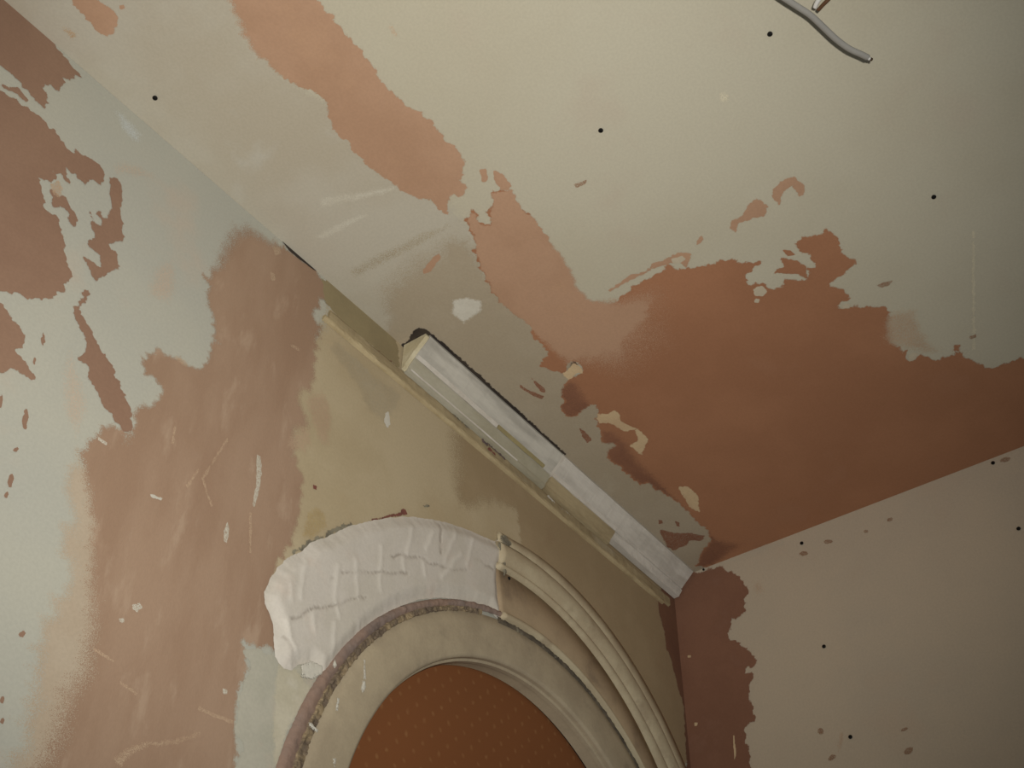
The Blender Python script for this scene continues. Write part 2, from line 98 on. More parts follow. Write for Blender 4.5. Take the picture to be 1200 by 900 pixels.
 ('l','plaster_patch','brown_lm',1,3.2,'broad brown bare plaster patch left of the arch',[(1307.6,957.7,24.5),(1308.1,913.1,24.9),(1307.8,874.5,41.9),(1304.3,837.2,42.5),(1299.3,802.2,38.8),(1296,766.6,35),(1304.3,719.8,28.8),(1313,670.8,15.8),(1329.9,624.4,18.3),(1346.1,587.5,18.5),(1359.5,559.9,11.6),(1349.8,530.9,9.4),(1343.3,500.7,9.6),(1317.7,490.6,9.7),(1304.9,490.9,9.7),(1306.7,453.2,9.9),(1284.3,424.5,8.8),(1281,402,6.3),(1307.7,403.4,6.3),(1317.8,386.6,6.3),(1304.3,352.3,6.4),(1279.2,341.5,9.1),(1250.7,340.6,6.6),(1228.8,328.3,5.3),(1229.3,308.5,8),(1225.6,273.7,8.1),(1235.9,237.9,8.2),(1251.8,229.6,8.2),(1252.3,196.1,8.4),(1277.3,176.7,8.4),(1260.1,176.9,8.4),(1260,144.9,28.4),(1259.6,93.1,34.8),(1245.8,53.1,35.5),(1220,16,36.2),(1186.6,7.4,30.5),(1165.1,6.7,21.5),(1144.7,0,9.3),(1129.5,1.1,9.3),(1093,0,9.4),(1065.6,0,9.4),(1036.6,8.8,9.5),(1028.6,33.4,9.4),(1051.1,60.4,9.2),(1060.8,91.3,9.1),(1033.8,95.1,15.3),(1039.4,129.1,15),(1038.5,155.4,11.9),(1035.1,196.7,11.7),(1038.8,236.9,14.4),(1055.8,259.3,17.1),(1034.6,280,19.9),(1027.7,299.3,19.8),(1049.6,330,19.5),(1040.2,362.2,11),(1027.8,384.2,8.2),(1023.4,435.3,8.1),(1023.8,468,10.7),(1032.3,507,10.5),(1048.7,548.9,7.7),(1051.5,579.6,7.6),(1031.7,618.8,7.6),(1020.1,655,7.5),(1059.4,666.5,7.4),(1080.4,666.2,7.3),(1060,689.6,7.3),(1073,729.7,7.2),(1064.5,779,7.1),(1051.8,794.5,7.1),(1056.7,813.6,7.1),(1056.1,871.5,6.9)]),
 ('l','plaster_patch','brown_rd',2,1.6,'dark brown plaster down the corner',[(44.7,28.1,-6.2),(71.6,79,-6.1),(70.6,118.2,-6),(55.8,149.9,-6),(55,187.7,-6),(35.8,208.9,-6),(29.9,232.2,-5.9),(21.3,257.7,-5.9),(7.2,287.7,-5.9),(10.1,341.9,-5.9),(14.3,384.7,-5.8),(17.2,419.3,-5.8),(25.7,502.9,-5.7),(0,451.6,-6),(0,305,-6),(0,22.2,-6.3),(0,0,-6.4)]),
 ('l','olive_recess','olive',1,1.3,'bare olive strip where the cornice is missing',[(1060.4,5.9,-4.7),(1045.1,4.3,-4.7),(1014.1,1.1,-4.8),(953.6,0,-4.8),(877.1,0,-4.9),(866.6,53.5,-4.8),(903.9,59.3,-4.8),(933.3,55.5,-4.8),(997.4,57.5,-4.7),(1041.6,48.4,-4.6),(1059.6,32.9,-4.7)]),
 ('l','crevice_shade','dark',4,0.8,'dark patch painted as the shade in the crack along the ceiling',[(1149.1,0,-2.3),(1131.2,0,-2.3),(1108.8,0,-2.3),(1081.6,0,-2.4),(1069.5,0,-2.4),(1080.1,3.6,-2.3),(1109.8,6.8,-2.3),(1132,7.4,-2.3)]),  # flat dark patch on the wall, painted shade of the wedge-shaped crack
 ('l','grey_smear','grey_s',1,2.4,None,[(1017.4,102.2,10.7),(959.1,102.3,10.9),(910.4,105.8,11),(852.9,100.2,11.2),(860.7,142.7,11),(878.4,166.1,10.8),(883.5,190.9,10.7),(895.7,188.9,10.7),(930.6,192.7,10.6),(950.6,161.4,10.6),(991.4,145.7,10.6),(1023.5,134.6,10.5)]),
 ('l','white_dab','white',4,0.8,None,[(888.5,166.2,-3.1),(881.5,157.6,-3.1),(874.6,181.2,-3.1),(881.2,192.8,-3.1),(890.2,185,-3.1)]),
 ('l','grey_smear','pink_s',3,3.2,None,[(1073,338.4,13.8),(1054.7,302.2,14),(1032.1,294.3,14.2),(1020.9,318.4,14.1),(1029.4,347.4,13.9),(1052.6,358.2,13.7),(1070.7,367.2,13.6)]),
 ('l','grey_smear','pink_s',3,3.2,None,[(1059.7,257.2,14.2),(1021.5,212.3,14.6),(992.4,233.5,14.6),(987,311.4,14.3),(1014.7,314.2,14.1),(1037.7,282.2,14.2)]),
 ('l','plaster_smear','white_s',4,1.0,None,[(1116.1,401.9,-3.3),(1108.8,399.9,-3.3),(1101.8,425.7,-3.3),(1100.8,451.9,-3.3),(1102.3,480.4,-3.2),(1107.9,482.4,-3.2),(1107.5,449.1,-3.3)]),
 ('l','plaster_smear','tan_l',4,1.0,None,[(1191.8,488.9,-1.9),(1166.8,407,-2),(1163.6,407.8,-2),(1187.6,488.9,-1.9),(1165.2,517.3,-1.9),(1168.6,520.7,-1.9)]),
 ('l','plaster_smear','white',4,1.0,None,[(1255.2,553.4,-1.8),(1237.1,548.5,-1.8),(1238.5,553.1,-1.8),(1252.9,557,-1.8)]),
 ('l','plaster_smear','white_s',4,1.0,None,[(1339.8,524,-1.8),(1325.1,524.2,-1.8),(1326.2,528.8,-1.8),(1338.5,528.2,-1.8)]),
 ('l','plaster_smear','white_s',4,1.0,None,[(1142.8,540.2,-2.5),(1139.3,525.2,-2.5),(1134.1,535.1,-2.5),(1133.9,554.2,-2.5),(1137.9,555.2,-2.5)]),
 ('l','plaster_smear','tan_l',4,1.0,None,[(1110.3,492,-2.1),(1106.3,489.6,-2.1),(1093.6,548,-2),(1097.5,550.2,-2)]),
 ('l','plaster_smear','white_s',4,1.0,None,[(1240.5,696.4,-2.3),(1230.7,689.2,-2.3),(1225.9,693.3,-2.3),(1231.9,701.7,-2.3),(1239.2,701.1,-2.3)]),
 ('l','plaster_smear','white_s',4,1.0,None,[(1252.5,719.6,-2.3),(1245.7,715.1,-2.3),(1244.1,720.7,-2.3),(1249.9,724.6,-2.3)]),
 ('l','plaster_smear','white_s',4,1.0,None,[(1098.4,734.4,-2.4),(1091.1,732.2,-2.4),(1089.7,738.1,-2.4),(1096.8,741.2,-2.4)]),
 ('l','plaster_smear','tan_l',4,1.0,None,[(1273,763.6,-1.8),(1243.4,765.7,-1.8),(1244.6,769.3,-1.8),(1274.1,767.1,-1.8)]),
 ('l','plaster_smear','tan_l',4,1.0,None,[(1231.2,784.1,-1.8),(1205.1,787.4,-1.8),(1207.4,791.4,-1.8),(1232.4,787.6,-1.8)]),
 ('l','plaster_smear','tan_l',4,1.0,None,[(1126.1,768.5,-2.3),(1103.6,767.2,-2.3),(1073.2,763.9,-2.4),(1074.7,768.7,-2.4),(1105,771.9,-2.3),(1127.4,773.1,-2.3)]),
 ('l','plaster_smear','pink_s',4,1.0,None,[(1218,865.7,4.3),(1206.7,848.5,4.4),(1181.4,830.9,4.5),(1152.4,817.4,4.5),(1117.3,793.3,4.6),(1111.5,797,4.6),(1145.2,822.3,4.5),(1179,839.4,4.4),(1196.8,855.7,4.4),(1205.3,871.7,4.4)]),
 ('l','plaster_smear','tan_l',4,1.0,None,[(1095.3,179.2,-2.3),(1075.1,173.7,-2.3),(1077.4,180.7,-2.3),(1094.2,185.3,-2.3)]),
 ('l','plaster_smear','pink_s',4,1.0,None,[(1164.8,26.2,-4.6),(1150.4,16.7,-4.6),(1144.7,27.1,-4.6),(1154.7,40.3,-4.5)]),
 ('l','plaster_smear','pink_s',4,1.0,None,[(1157.8,77.7,-3),(1147.5,76,-3),(1144.9,88.8,-3),(1152.4,95.4,-3)]),
 ('l','plaster_smear','tan_l',4,1.0,None,[(1193.7,662.3,-1.9),(1191.9,649.9,-1.9),(1193.4,634.6,-1.9),(1191.9,649.9,-1.9)]),
 ('l','plaster_smear','tan_l',4,1.0,None,[(1244.9,470,-2.5),(1247.6,444.4,-2.5),(1243.8,443.2,-2.5),(1240.9,470,-2.5)]),
 ('l','plaster_smear','tan_l',4,1.0,None,[(1211.5,514.6,-2.5),(1198.9,477.4,-2.5),(1195.9,478.1,-2.5),(1207.1,515.8,-2.5)]),
 ('l','plaster_smear','pink_s',4,1.0,None,[(1272.6,339.4,5.2),(1254.7,336.1,5.2),(1246.6,345.1,5.2),(1259.3,351.8,5.2),(1273.3,347.5,5.2)]),
 ('l','tan_smudge','pinkw',1,3.2,None,[(1454.5,131.6,19.3),(1421.6,88.5,19.8),(1367.7,67,20.1),(1375.9,92.7,19.9),(1423.5,131.5,19.4)]),
 ('l','tan_smudge','pinkw',1,3.2,None,[(1344.4,232.6,18.8),(1312.9,186.6,19.3),(1290,234.2,19),(1297.3,273.3,18.7),(1335.5,290,18.4)]),
 ('l','tan_smudge','pinkw',1,3.2,None,[(1409.4,426.1,17),(1381.7,459.6,16.9),(1359.6,483.4,16.8),(1360.8,548.4,16.3),(1393.1,520.6,16.4),(1410.3,467.9,16.7)]),
 ('l','filler_dab','bluew',1,3.2,None,[(1469.9,23.8,14.4),(1443.5,12.9,14.6),(1410,24.8,14.6),(1410.6,49.3,14.4),(1445.9,55.5,14.3)]),
 ('l','filler_patch','filler_l',3,2.2,'pale grey filler at the foot of the white repair',[(1086.9,668.1,-3),(1077.1,674.9,-3),(1054.7,662,-3.1),(1029,661.5,-3.1),(1014.2,647.5,-3.1),(988.3,642.5,-3.2),(956.1,651.6,-3.2),(953.1,669.2,-3.2),(975.2,713.2,-3.1),(992.4,744.6,-3.1),(994.7,790,-3),(991,849.2,-3),(1053.8,870.7,-2.9),(1061.4,815.4,-2.9),(1057.6,803.9,-2.9),(1054.9,786.5,-3),(1071.1,778.6,-3),(1070.7,757.6,-3),(1070.5,740.5,-3),(1076.4,732.3,-3),(1070.5,716.6,-3),(1062.5,690.8,-3),(1072.3,684,-3)]),
 ('l','filler_patch','cream_g',4,1.9,None,[(1025.9,662.4,6.2),(1003.6,656.7,6.3),(971.2,670.2,6.3),(953.1,669.2,6.4),(975.2,713.2,6.3),(992.4,744.6,6.2),(994.7,790,6.1),(1007.5,794.9,6),(1017.4,746.1,6.1),(1025.2,694.3,6.2)]),
 ('r','plaster_patch','brown_r',1,2.2,'brown plaster strip down the corner',[(0,0,-4.3),(29,0,-4.2),(120.7,9.9,-4.1),(122.9,23.2,-4.1),(148,41.4,-4.1),(156.9,61.1,-4),(169.6,94,-4),(154.3,107.9,-4),(156.6,132.2,-4),(127.1,140.8,-4),(117.4,156.6,-4),(112.5,179.6,-4),(128,190.6,-4),(153.3,221.7,-3.9),(166.7,255.3,-3.9),(138,253,-3.9),(152.9,275.8,-3.9),(142.8,283.2,-3.9),(138,304.6,-3.9),(145.7,362.1,-3.8),(118.5,367.5,-3.8),(121.9,418.4,-3.8),(126.5,447.2,-3.8),(124.8,540.3,-3.7),(0,494.7,-3.9),(0,219.1,-4.1)]),
 ('r','plaster_speck','tan_d',2,1.3,None,[(357.4,50.2,-4),(353.2,52.8,-4),(344.5,51.2,-4),(337.8,46.5,-4),(338.2,42.4,-4),(345.4,41.8,-4),(353.9,45.3,-4)]),
 ('r','plaster_speck','tan_d',2,1.3,None,[(303.9,56.2,-4),(299.6,59.6,-4),(290.7,58.1,-4),(283.9,52.9,-4),(284.2,47.8,-4),(291.6,46.8,-4),(300.3,50.5,-4)]),
 ('r','plaster_speck','tan_d',2,1.3,None,[(479.7,48.6,-3.9),(477.7,52.5,-3.9),(472.5,53.7,-3.9),(467.8,51.3,-3.9),(467.3,47.1,-3.9),(471.3,44.2,-3.9),(476.8,44.9,-3.9)]),
 ('r','plaster_speck','tan_d',2,1.3,None,[(428.3,57.4,-3.9),(426,59.5,-3.9),(421.7,58.5,-3.9),(418.9,55.1,-3.9),(419.5,51.9,-3.9),(423.2,51.3,-3.9),(427.1,53.8,-3.9)]),
 ('r','plaster_speck','tan_d',2,1.3,None,[(418.5,491.1,-3.6),(416.6,496.7,-3.6),(409.1,500.5,-3.6),(401.6,499.8,-3.6),(399.8,494.9,-3.6),(405,489.7,-3.6),(413.4,488,-3.6)]),
 ('r','plaster_speck','tan_d',2,1.3,None,[(417.4,455.7,-3.6),(415.1,458.4,-3.6),(409.1,459.7,-3.6),(404,458.7,-3.6),(403.5,456.1,-3.6),(408.1,453.9,-3.6),(414.3,453.7,-3.6)]),
 ('r','plaster_speck','tan_d',2,1.3,None,[(284.1,467.1,-3.7),(281.9,471.4,-3.7),(274.8,474,-3.7),(268,472.9,-3.7),(266.7,469,-3.7),(271.9,465.2,-3.7),(279.7,464.4,-3.7)]),
 ('r','plaster_speck','tan_d',2,1.3,None,[(714.2,15.4,-3.9),(710.1,19.5,-3.9),(701.4,19.9,-3.9),(694.4,16.3,-3.9),(694.6,11.4,-3.9),(701.7,8.9,-3.9),(710.4,10.7,-3.9)]),
 ('r','plaster_speck','tan_d',2,1.3,None,[(270.1,418.7,-3.7),(266.9,422.8,-3.7),(261.5,422.4,-3.7),(257.8,417.9,-3.7),(258.8,412.5,-3.7),(263.6,410.5,-3.7),(268.7,413.2,-3.7)]),
 ('r','tan_smudge','tan_l',1,1.3,None,[(297.5,428.3,7.3),(308.7,428.4,7.3),(298.4,456.9,7.3),(286.5,469.2,7.3),(286.3,453.5,7.3)]),
 ('r','tan_smudge','pinkw2',1,3.2,None,[(168.9,57.7,20.2),(202,78.7,20),(206.7,110.1,19.9),(176.9,108.6,20)]),
 ('r','white_dab','cream',3,0.8,None,[(94.3,375.6,-3.8),(97.7,376.6,-3.8),(96.3,414.5,-3.8),(91.4,424.6,-3.8)]),
 ('r','white_dab','cream',3,0.5,None,[(18,183.1,-2.4),(25.6,185.7,-2.4),(25,191.2,-2.4),(17.5,188.7,-2.4)]),
 ('r','white_dab','cream',3,0.5,None,[(18,327.4,-2.4),(25.2,329.5,-2.3),(22.7,335.8,-2.3),(17.3,334.2,-2.3)]),
 ('r','filler_patch','cream_g2',2,1.6,None,[(62.6,0,10.4),(126.5,0,10.3),(223.4,0,10.2),(270,4.7,10.1),(248.7,20.5,10.1),(181.9,20,10.2),(123.9,15.3,10.3),(68.6,10.1,10.4)]),
 ('l','paint_flake','redflake',4,1.3,None,[(900.8,380.9,-2.1),(867.2,353.2,-2.2),(835.6,328,-2.2),(830.9,317.2,-2.2),(823.4,314.2,-2.2),(818.8,319.5,-2.2),(809.3,315.4,-2.3),(849.2,344.1,-2.2),(890.2,377.7,-2.2)]),
 ('l','paint_flake','greyflake',4,1.9,None,[(1033.5,517,-3.9),(1018.8,495.2,-4),(1000.4,472.4,-4),(975.2,445.2,-4.1),(951.7,421.4,-4.2),(930.5,400,-4.2),(927.8,405.9,-4.2),(962,443.2,-4.1),(993.5,474,-4),(1014.5,501,-4)]),
 ('l','paint_flake','greyflake',4,1.0,None,[(788.1,284.7,-2.3),(772.5,275.2,-2.3),(768.3,275.9,-2.3),(781.8,285.8,-2.3)]),
 ('l','paint_flake','ochre',3,1.6,None,[(1018.6,478.8,8),(1016.8,435.6,8.1),(1000.7,414.3,8.2),(983.6,415.6,8.2),(971.9,434.7,8.2),(997.2,472,8.1)]),
 ('l','paint_flake','redflake',4,1.0,None,[(1012.3,386.2,-2.8),(1004.2,384.1,-2.8),(1004.6,391.8,-2.8),(1011.2,392.9,-2.7)]),
 ('c','plaster_patch','brown_cd',3,1.3,None,[(643.6,572.3,-3.2),(649.3,585.6,-3.1),(647.7,593.7,-3.1),(668.1,598.4,-3.1),(657.2,607.4,-3.1),(647.8,617.2,-3.1),(627.3,621.4,-3.2),(601.5,611.4,-3.2),(620.7,603.4,-3.2),(633.4,589.2,-3.2)]),
 ('c','plaster_patch','brown_cd',3,1.0,None,[(679.8,608.8,-3.1),(670.5,618.6,-3.1),(658.8,619.9,-3.1),(663.5,607.7,-3.1)]),
 ('c','filler_patch','ceil_c',3,1.3,None,[(634.5,532.8,-3.2),(633,547.1,-3.2),(615.2,549.7,-3.2),(610.1,537.9,-3.2),(619.8,527.9,-3.2)]),
 ('c','filler_patch','ceil_c',3,1.0,None,[(614.9,525.2,-2.4),(607.6,532,-2.4),(600.9,525.3,-2.4),(606.6,520.7,-2.4)]),
 ('c','filler_patch','ceil_c',3,1.3,None,[(519.1,630.2,-3.3),(514.4,642.9,-3.3),(504,638,-3.3),(508.8,628.3,-3.3)]),
 ('c','filler_patch','ceil_c',3,1.3,None,[(765,461.1,-3.1),(760,479.5,-3.1),(749.4,479.3,-3.1),(748.1,466.2,-3.1),(755.9,458.6,-3.1)]),
 ('c','filler_patch','ceil_c',3,1.3,None,[(346.9,669.1,-3.5),(347.9,681.5,-3.5),(337.1,685.9,-3.5),(330.5,674.1,-3.5),(330.5,663.5,-3.5)]),
 ('l','plaster_patch','pink_s',3,1.6,None,[(1503.3,229.3,-3.9),(1495.5,214.3,-4),(1485.5,221,-4),(1485.3,237.7,-3.9),(1494.6,240.5,-3.9)]),
]
# arch mouldings: depth off the wall (mm), [(angle deg, radius mm)] about the arch centre
ARCH = {
 'A': (4, [(84.3,637.9),(90.2,645.8),(95.6,647.0),(101.7,647.4),(107.5,654.5),(114.1,655.7),(121.5,645.4),(127.7,650.1),(133.5,646.7),(137.1,640.7)]),
 'B': (10, [(83.6,617.4),(89.0,618.4),(95.0,621.3),(101.4,617.2),(106.9,619.3),(112.6,622.0),(118.3,615.7),(124.4,610.9),(130.7,610.1),(135.8,603.4)]),
 'C': (14, [(81.0,573.4),(87.4,574.7),(93.7,575.2),(100.4,572.8),(106.8,570.8),(113.7,567.8),(119.4,572.5),(125.9,569.1),(132.9,564.4)]),
 'D': (10, [(82.2,570.0),(86.0,566.4),(91.9,562.3),(98.0,564.4),(103.8,562.5),(110.0,558.2),(118.7,549.6),(125.1,548.4),(132.6,540.3)]),
 'E': (10, [(79.4,482.9),(86.5,492.5),(93.1,494.7),(98.9,489.4),(106.2,483.7),(114.0,481.4),(121.8,488.1),(129.5,482.1)]),
 'F': (4, [(9.1,481.3),(12.8,481.2),(16.1,471.5),(20.8,465.2),(25.5,467.6),(30.0,467.1),(35.0,467.8),(41.6,467.4),(48.0,466.2),(53.8,471.0),(61.5,475.2),(68.9,474.9),(75.9,476.0),(80.2,475.3),(86.8,477.2),(93.6,477.8),(100.0,480.7),(106.3,475.0),(112.8,473.5),(119.3,478.3),(126.9,472.4)]),
 'G': (6, [(15.4,405.6),(23.4,403.4),(29.7,402.4),(36.5,402.3),(40.4,400.8),(47.6,398.7),(53.8,402.7),(59.0,403.5),(65.2,403.9),(72.1,404.5),(79.5,402.2),(86.5,403.7),(93.8,399.5),(97.8,399.6),(104.0,402.2),(112.1,399.5),(119.0,401.8)]),
 'H': (-34, [(64.9,395.4),(72.5,397.1),(79.4,399.2),(86.4,401.5),(94.3,401.9),(101.7,404.1),(112.4,404.6),(121.0,404.5)]),
 'W': (8, [(7.4,506.3),(11.4,511.0),(15.1,500.7),(19.4,494.4),(23.4,490.5),(28.4,488.7),(33.0,489.6),(39.8,490.7),(43.6,490.7),(48.9,492.2),(55.2,493.7),(61.8,492.3),(68.9,491.2),(75.5,486.7),(79.1,480.0)]),
}
RIDGES = [[(816.4,345.4),(822.6,398.0)],[(770.0,327.7),(782.7,366.4)],[(828.8,410.5),(827.0,427.3)],[(786.2,392.9),(780.3,413.7)],[(956.7,492.7),(951.9,543.7),(942.0,564.7)],[(923.4,466.0),(912.0,520.4)],[(949.5,578.7),(943.9,623.4)],[(987.0,582.3),(981.5,604.5)],[(1030.9,561.9),(1026.9,582.6)],[(1026.8,614.6),(1016.7,636.2),(999.7,647.2)],[(714.2,290.2),(738.2,366.3)],[(701.0,329.8),(744.0,397.1)],[(947.0,603.9),(940.4,635.2)],[(876.6,416.7),(871.5,485.5)],[(1041.4,630.3),(1028.6,665.4),(1022.0,669.3)],[(902.3,552.6),(899.6,572.1)],[(1012.9,507.7),(1013.5,573.1)],[(671.1,283.4),(685.5,340.3)],[(599.6,342.0),(593.9,389.7)],[(662.9,268.6),(604.4,251.7)],[(594.9,256.6),(607.3,310.4)],[(990.2,666.3),(969.1,649.5),(962.2,653.5)]]
CRACKS = [[(753.5,301.9),(747.2,355.7)],[(854.4,417.4),(788.6,388.1),(745.4,379.5),(705.3,362.3),(689.0,353.3)],[(667.1,318.9),(618.5,314.8)],[(945.7,499.0),(917.7,481.0),(878.2,460.9),(822.6,433.6)],[(965.7,519.2),(960.0,513.5)],[(1019.4,606.1),(998.4,588.0),(991.1,576.8),(959.3,558.0),(927.0,533.5),(896.2,510.8)],[(599.8,249.1),(594.5,273.3),(605.1,309.2)],[(1024.5,634.0),(1011.5,648.0)]]
FILL_OUTLINE = [[(1024.1,667.8),(1030.9,662.8),(1043.6,621.5),(1060.4,603.4),(1065.0,588.5),(1059.4,565.5),(1049.0,541.9),(1032.3,516.9),(1013.7,498.4),(1001.2,477.6),(972.6,451.3),(937.2,413.4),(898.6,381.6),(857.6,351.0),(813.9,323.3),(763.5,298.0),(722.7,281.9),(680.1,268.5),(608.4,250.7),(590.2,235.0),(569.0,224.5),(573.4,242.7),(584.5,274.6),(597.5,310.0),(594.1,353.6),(584.3,386.5),(599.7,391.1),(621.9,386.8),(677.1,399.8),(733.0,424.3),(781.6,452.6),(823.3,486.8),(855.5,519.7),(876.9,543.8),(910.7,591.3),(929.8,625.3),(947.0,654.8),(958.5,650.5),(974.7,646.0),(993.8,657.2),(1000.8,667.5),(1014.7,671.5)]]
CABLE_PATH = [[(1101.7,817.2),(1080.1,825.5),(1060.4,832.8),(1036.3,838.1),(1011.8,843.4),(990.2,850.5),(972.8,859.7),(964.4,863.9)]]
SCREWS = [('c',1436.3,44.0),('c',1027.9,506.7),('c',1022.2,768.2),('c',640.1,834.6),('r',682.3,12.3),('r',687.5,162.0),('r',293.9,29.0),('r',299.1,260.8),('r',315.4,443.0),('r',75.3,4.3)]
DRIPS = [[(886.2,631.5),(880.0,628.7),(877.0,638.4),(881.9,650.3),(887.5,645.5)],[(888.7,601.6),(884.0,599.4),(878.4,628.0),(884.6,630.8)],[(928.0,672.8),(921.8,672.4),(922.0,691.2),(927.8,693.6)],[(973.3,726.2),(965.1,722.8),(949.4,727.5),(951.5,732.8),(963.6,731.1)],[(939.2,622.6),(933.0,631.9),(936.7,638.5),(943.3,636.7)],[(922.8,752.2),(915.7,749.5),(915.2,762.3),(919.4,763.9)],[(994.7,658.0),(978.8,645.9),(957.7,643.3),(955.9,654.4),(971.5,669.7),(991.5,675.2)]]

# ------------------------------------------------------------------ materials
def lin(c):
    return tuple(((x / 255) / 12.92 if x <= 10 else ((x / 255 + 0.055) / 1.055) ** 2.4) for x in c) + (1.0,)

def mat(name, c1, c2, scale=5.0, c3=None, s3=14.0, amt3=0.6, rough=0.9, bump=0.03, bscale=90.0, feather=False, opacity=1.0, stretch=(1, 1, 1), marks=None, grain=0.04, rag=1.3):
    m = bpy.data.materials.new(name); m.use_nodes = True
    nt = m.node_tree; N = nt.nodes; L = nt.links
    for n in list(N): N.remove(n)
    out = N.new('ShaderNodeOutputMaterial'); b = N.new('ShaderNodeBsdfPrincipled')
    b.inputs['Roughness'].default_value = rough; b.inputs['Specular IOR Level'].default_value = 0.25
    tc = N.new('ShaderNodeTexCoord'); mp = N.new('ShaderNodeMapping'); mp.inputs['Scale'].default_value = stretch
    L.new(tc.outputs['Object'], mp.inputs[0])
    def noi(s, d=5, r=0.6):
        n = N.new('ShaderNodeTexNoise'); n.inputs['Scale'].default_value = s; n.inputs['Detail'].default_value = d; n.inputs['Roughness'].default_value = r
        L.new(mp.outputs[0], n.inputs['Vector']); return n.outputs['Fac']
    def mapr(v, a, c_, lo=0.0, hi=1.0, smooth=True):
        r = N.new('ShaderNodeMapRange'); r.interpolation_type = 'SMOOTHSTEP' if smooth else 'LINEAR'
        L.new(v, r.inputs['Value']); r.inputs['From Min'].default_value = a; r.inputs['From Max'].default_value = c_
        r.inputs['To Min'].default_value = lo; r.inputs['To Max'].default_value = hi
        return r.outputs[0]
    def mix(f, a, c_, t='MIX'):
        x = N.new('ShaderNodeMix'); x.data_type = 'RGBA'; x.blend_type = t
        for k, v in ((0, f), (6, a), (7, c_)):
            if hasattr(v, 'is_output'): L.new(v, x.inputs[k])
            else: x.inputs[k].default_value = v
        return x.outputs[2]
    col = mix(mapr(noi(scale), 0.38, 0.62), lin(c1), lin(c2))
    if c3: col = mix(mapr(noi(s3), 0.55, 0.70, 0, amt3), col, lin(c3))
    g = noi(260, 2)
    col = mix(1.0, col, mix(mapr(g, 0.3, 0.7), (1 - grain,) * 3 + (1,), (1 + grain * 0.5,) * 3 + (1,)), 'MULTIPLY')
    if marks:
        for att, mc in marks:
            a = N.new('ShaderNodeAttribute'); a.attribute_name = att
            col = mix(a.outputs['Fac'], col, lin(mc))
    L.new(col, b.inputs['Base Color'])
    bp = N.new('ShaderNodeBump'); bp.inputs['Strength'].default_value = bump; bp.inputs['Distance'].default_value = 0.004
    L.new(noi(bscale, 4), bp.inputs['Height']); L.new(bp.outputs[0], b.inputs['Normal'])
    sh = b.outputs[0]
    if feather:
        # rubbed, stippled edge: the layer is either there or worn through, more and more gone towards the outline
        a = N.new('ShaderNodeAttribute'); a.attribute_name = 'mask'
        w = N.new('ShaderNodeMath'); w.operation = 'SUBTRACT'; w.inputs[0].default_value = 1.0; L.new(a.outputs['Fac'], w.inputs[1])
        w2 = N.new('ShaderNodeMath'); w2.operation = 'MULTIPLY'; L.new(w.outputs[0], w2.inputs[0]); L.new(a.outputs['Fac'], w2.inputs[1])
        nn = mapr(noi(85, 8, 0.8), 0.3, 0.7, -rag, rag, False)
        hd = N.new('ShaderNodeAttribute'); hd.attribute_name = 'hard'
        ha = N.new('ShaderNodeMath'); ha.operation = 'MULTIPLY_ADD'; L.new(hd.outputs['Fac'], ha.inputs[0]); ha.inputs[1].default_value = 0.7; ha.inputs[2].default_value = 0.3
        hm = N.new('ShaderNodeMath'); hm.operation = 'MULTIPLY'; L.new(ha.outputs[0], hm.inputs[0]); L.new(nn, hm.inputs[1])
        w3 = N.new('ShaderNodeMath'); w3.operation = 'MULTIPLY_ADD'; L.new(w2.outputs[0], w3.inputs[0]); L.new(hm.outputs[0], w3.inputs[1]); L.new(a.outputs['Fac'], w3.inputs[2])
        k1 = N.new('ShaderNodeMath'); k1.operation = 'MULTIPLY_ADD'; L.new(hd.outputs['Fac'], k1.inputs[0]); k1.inputs[1].default_value = 4.0; k1.inputs[2].default_value = 1.0
        k2 = N.new('ShaderNodeMath'); k2.operation = 'SUBTRACT'; L.new(w3.outputs[0], k2.inputs[0]); k2.inputs[1].default_value = 0.46
        k3 = N.new('ShaderNodeMath'); k3.operation = 'MULTIPLY_ADD'; L.new(k2.outputs[0], k3.inputs[0]); L.new(k1.outputs[0], k3.inputs[1]); k3.inputs[2].default_value = 0.46
        dens = mapr(k3.outputs[0], 0.0, 0.96, 0.0, opacity)
        sn = N.new('ShaderNodeVectorMath'); sn.operation = 'SNAP'; L.new(tc.outputs['Object'], sn.inputs[0]); sn.inputs[1].default_value = (0.0006,) * 3
        wn = N.new('ShaderNodeTexWhiteNoise'); wn.noise_dimensions = '3D'; L.new(sn.outputs[0], wn.inputs['Vector'])
        lt = N.new('ShaderNodeMath'); lt.operation = 'LESS_THAN'; L.new(wn.outputs['Value'], lt.inputs[0]); L.new(dens, lt.inputs[1])
        fac = lt.outputs[0]
        t = N.new('ShaderNodeBsdfTransparent'); ms = N.new('ShaderNodeMixShader')
        L.new(fac, ms.inputs[0]); L.new(t.outputs[0], ms.inputs[1]); L.new(b.outputs[0], ms.inputs[2]); sh = ms.outputs[0]
    L.new(sh, out.inputs[0])
    return m

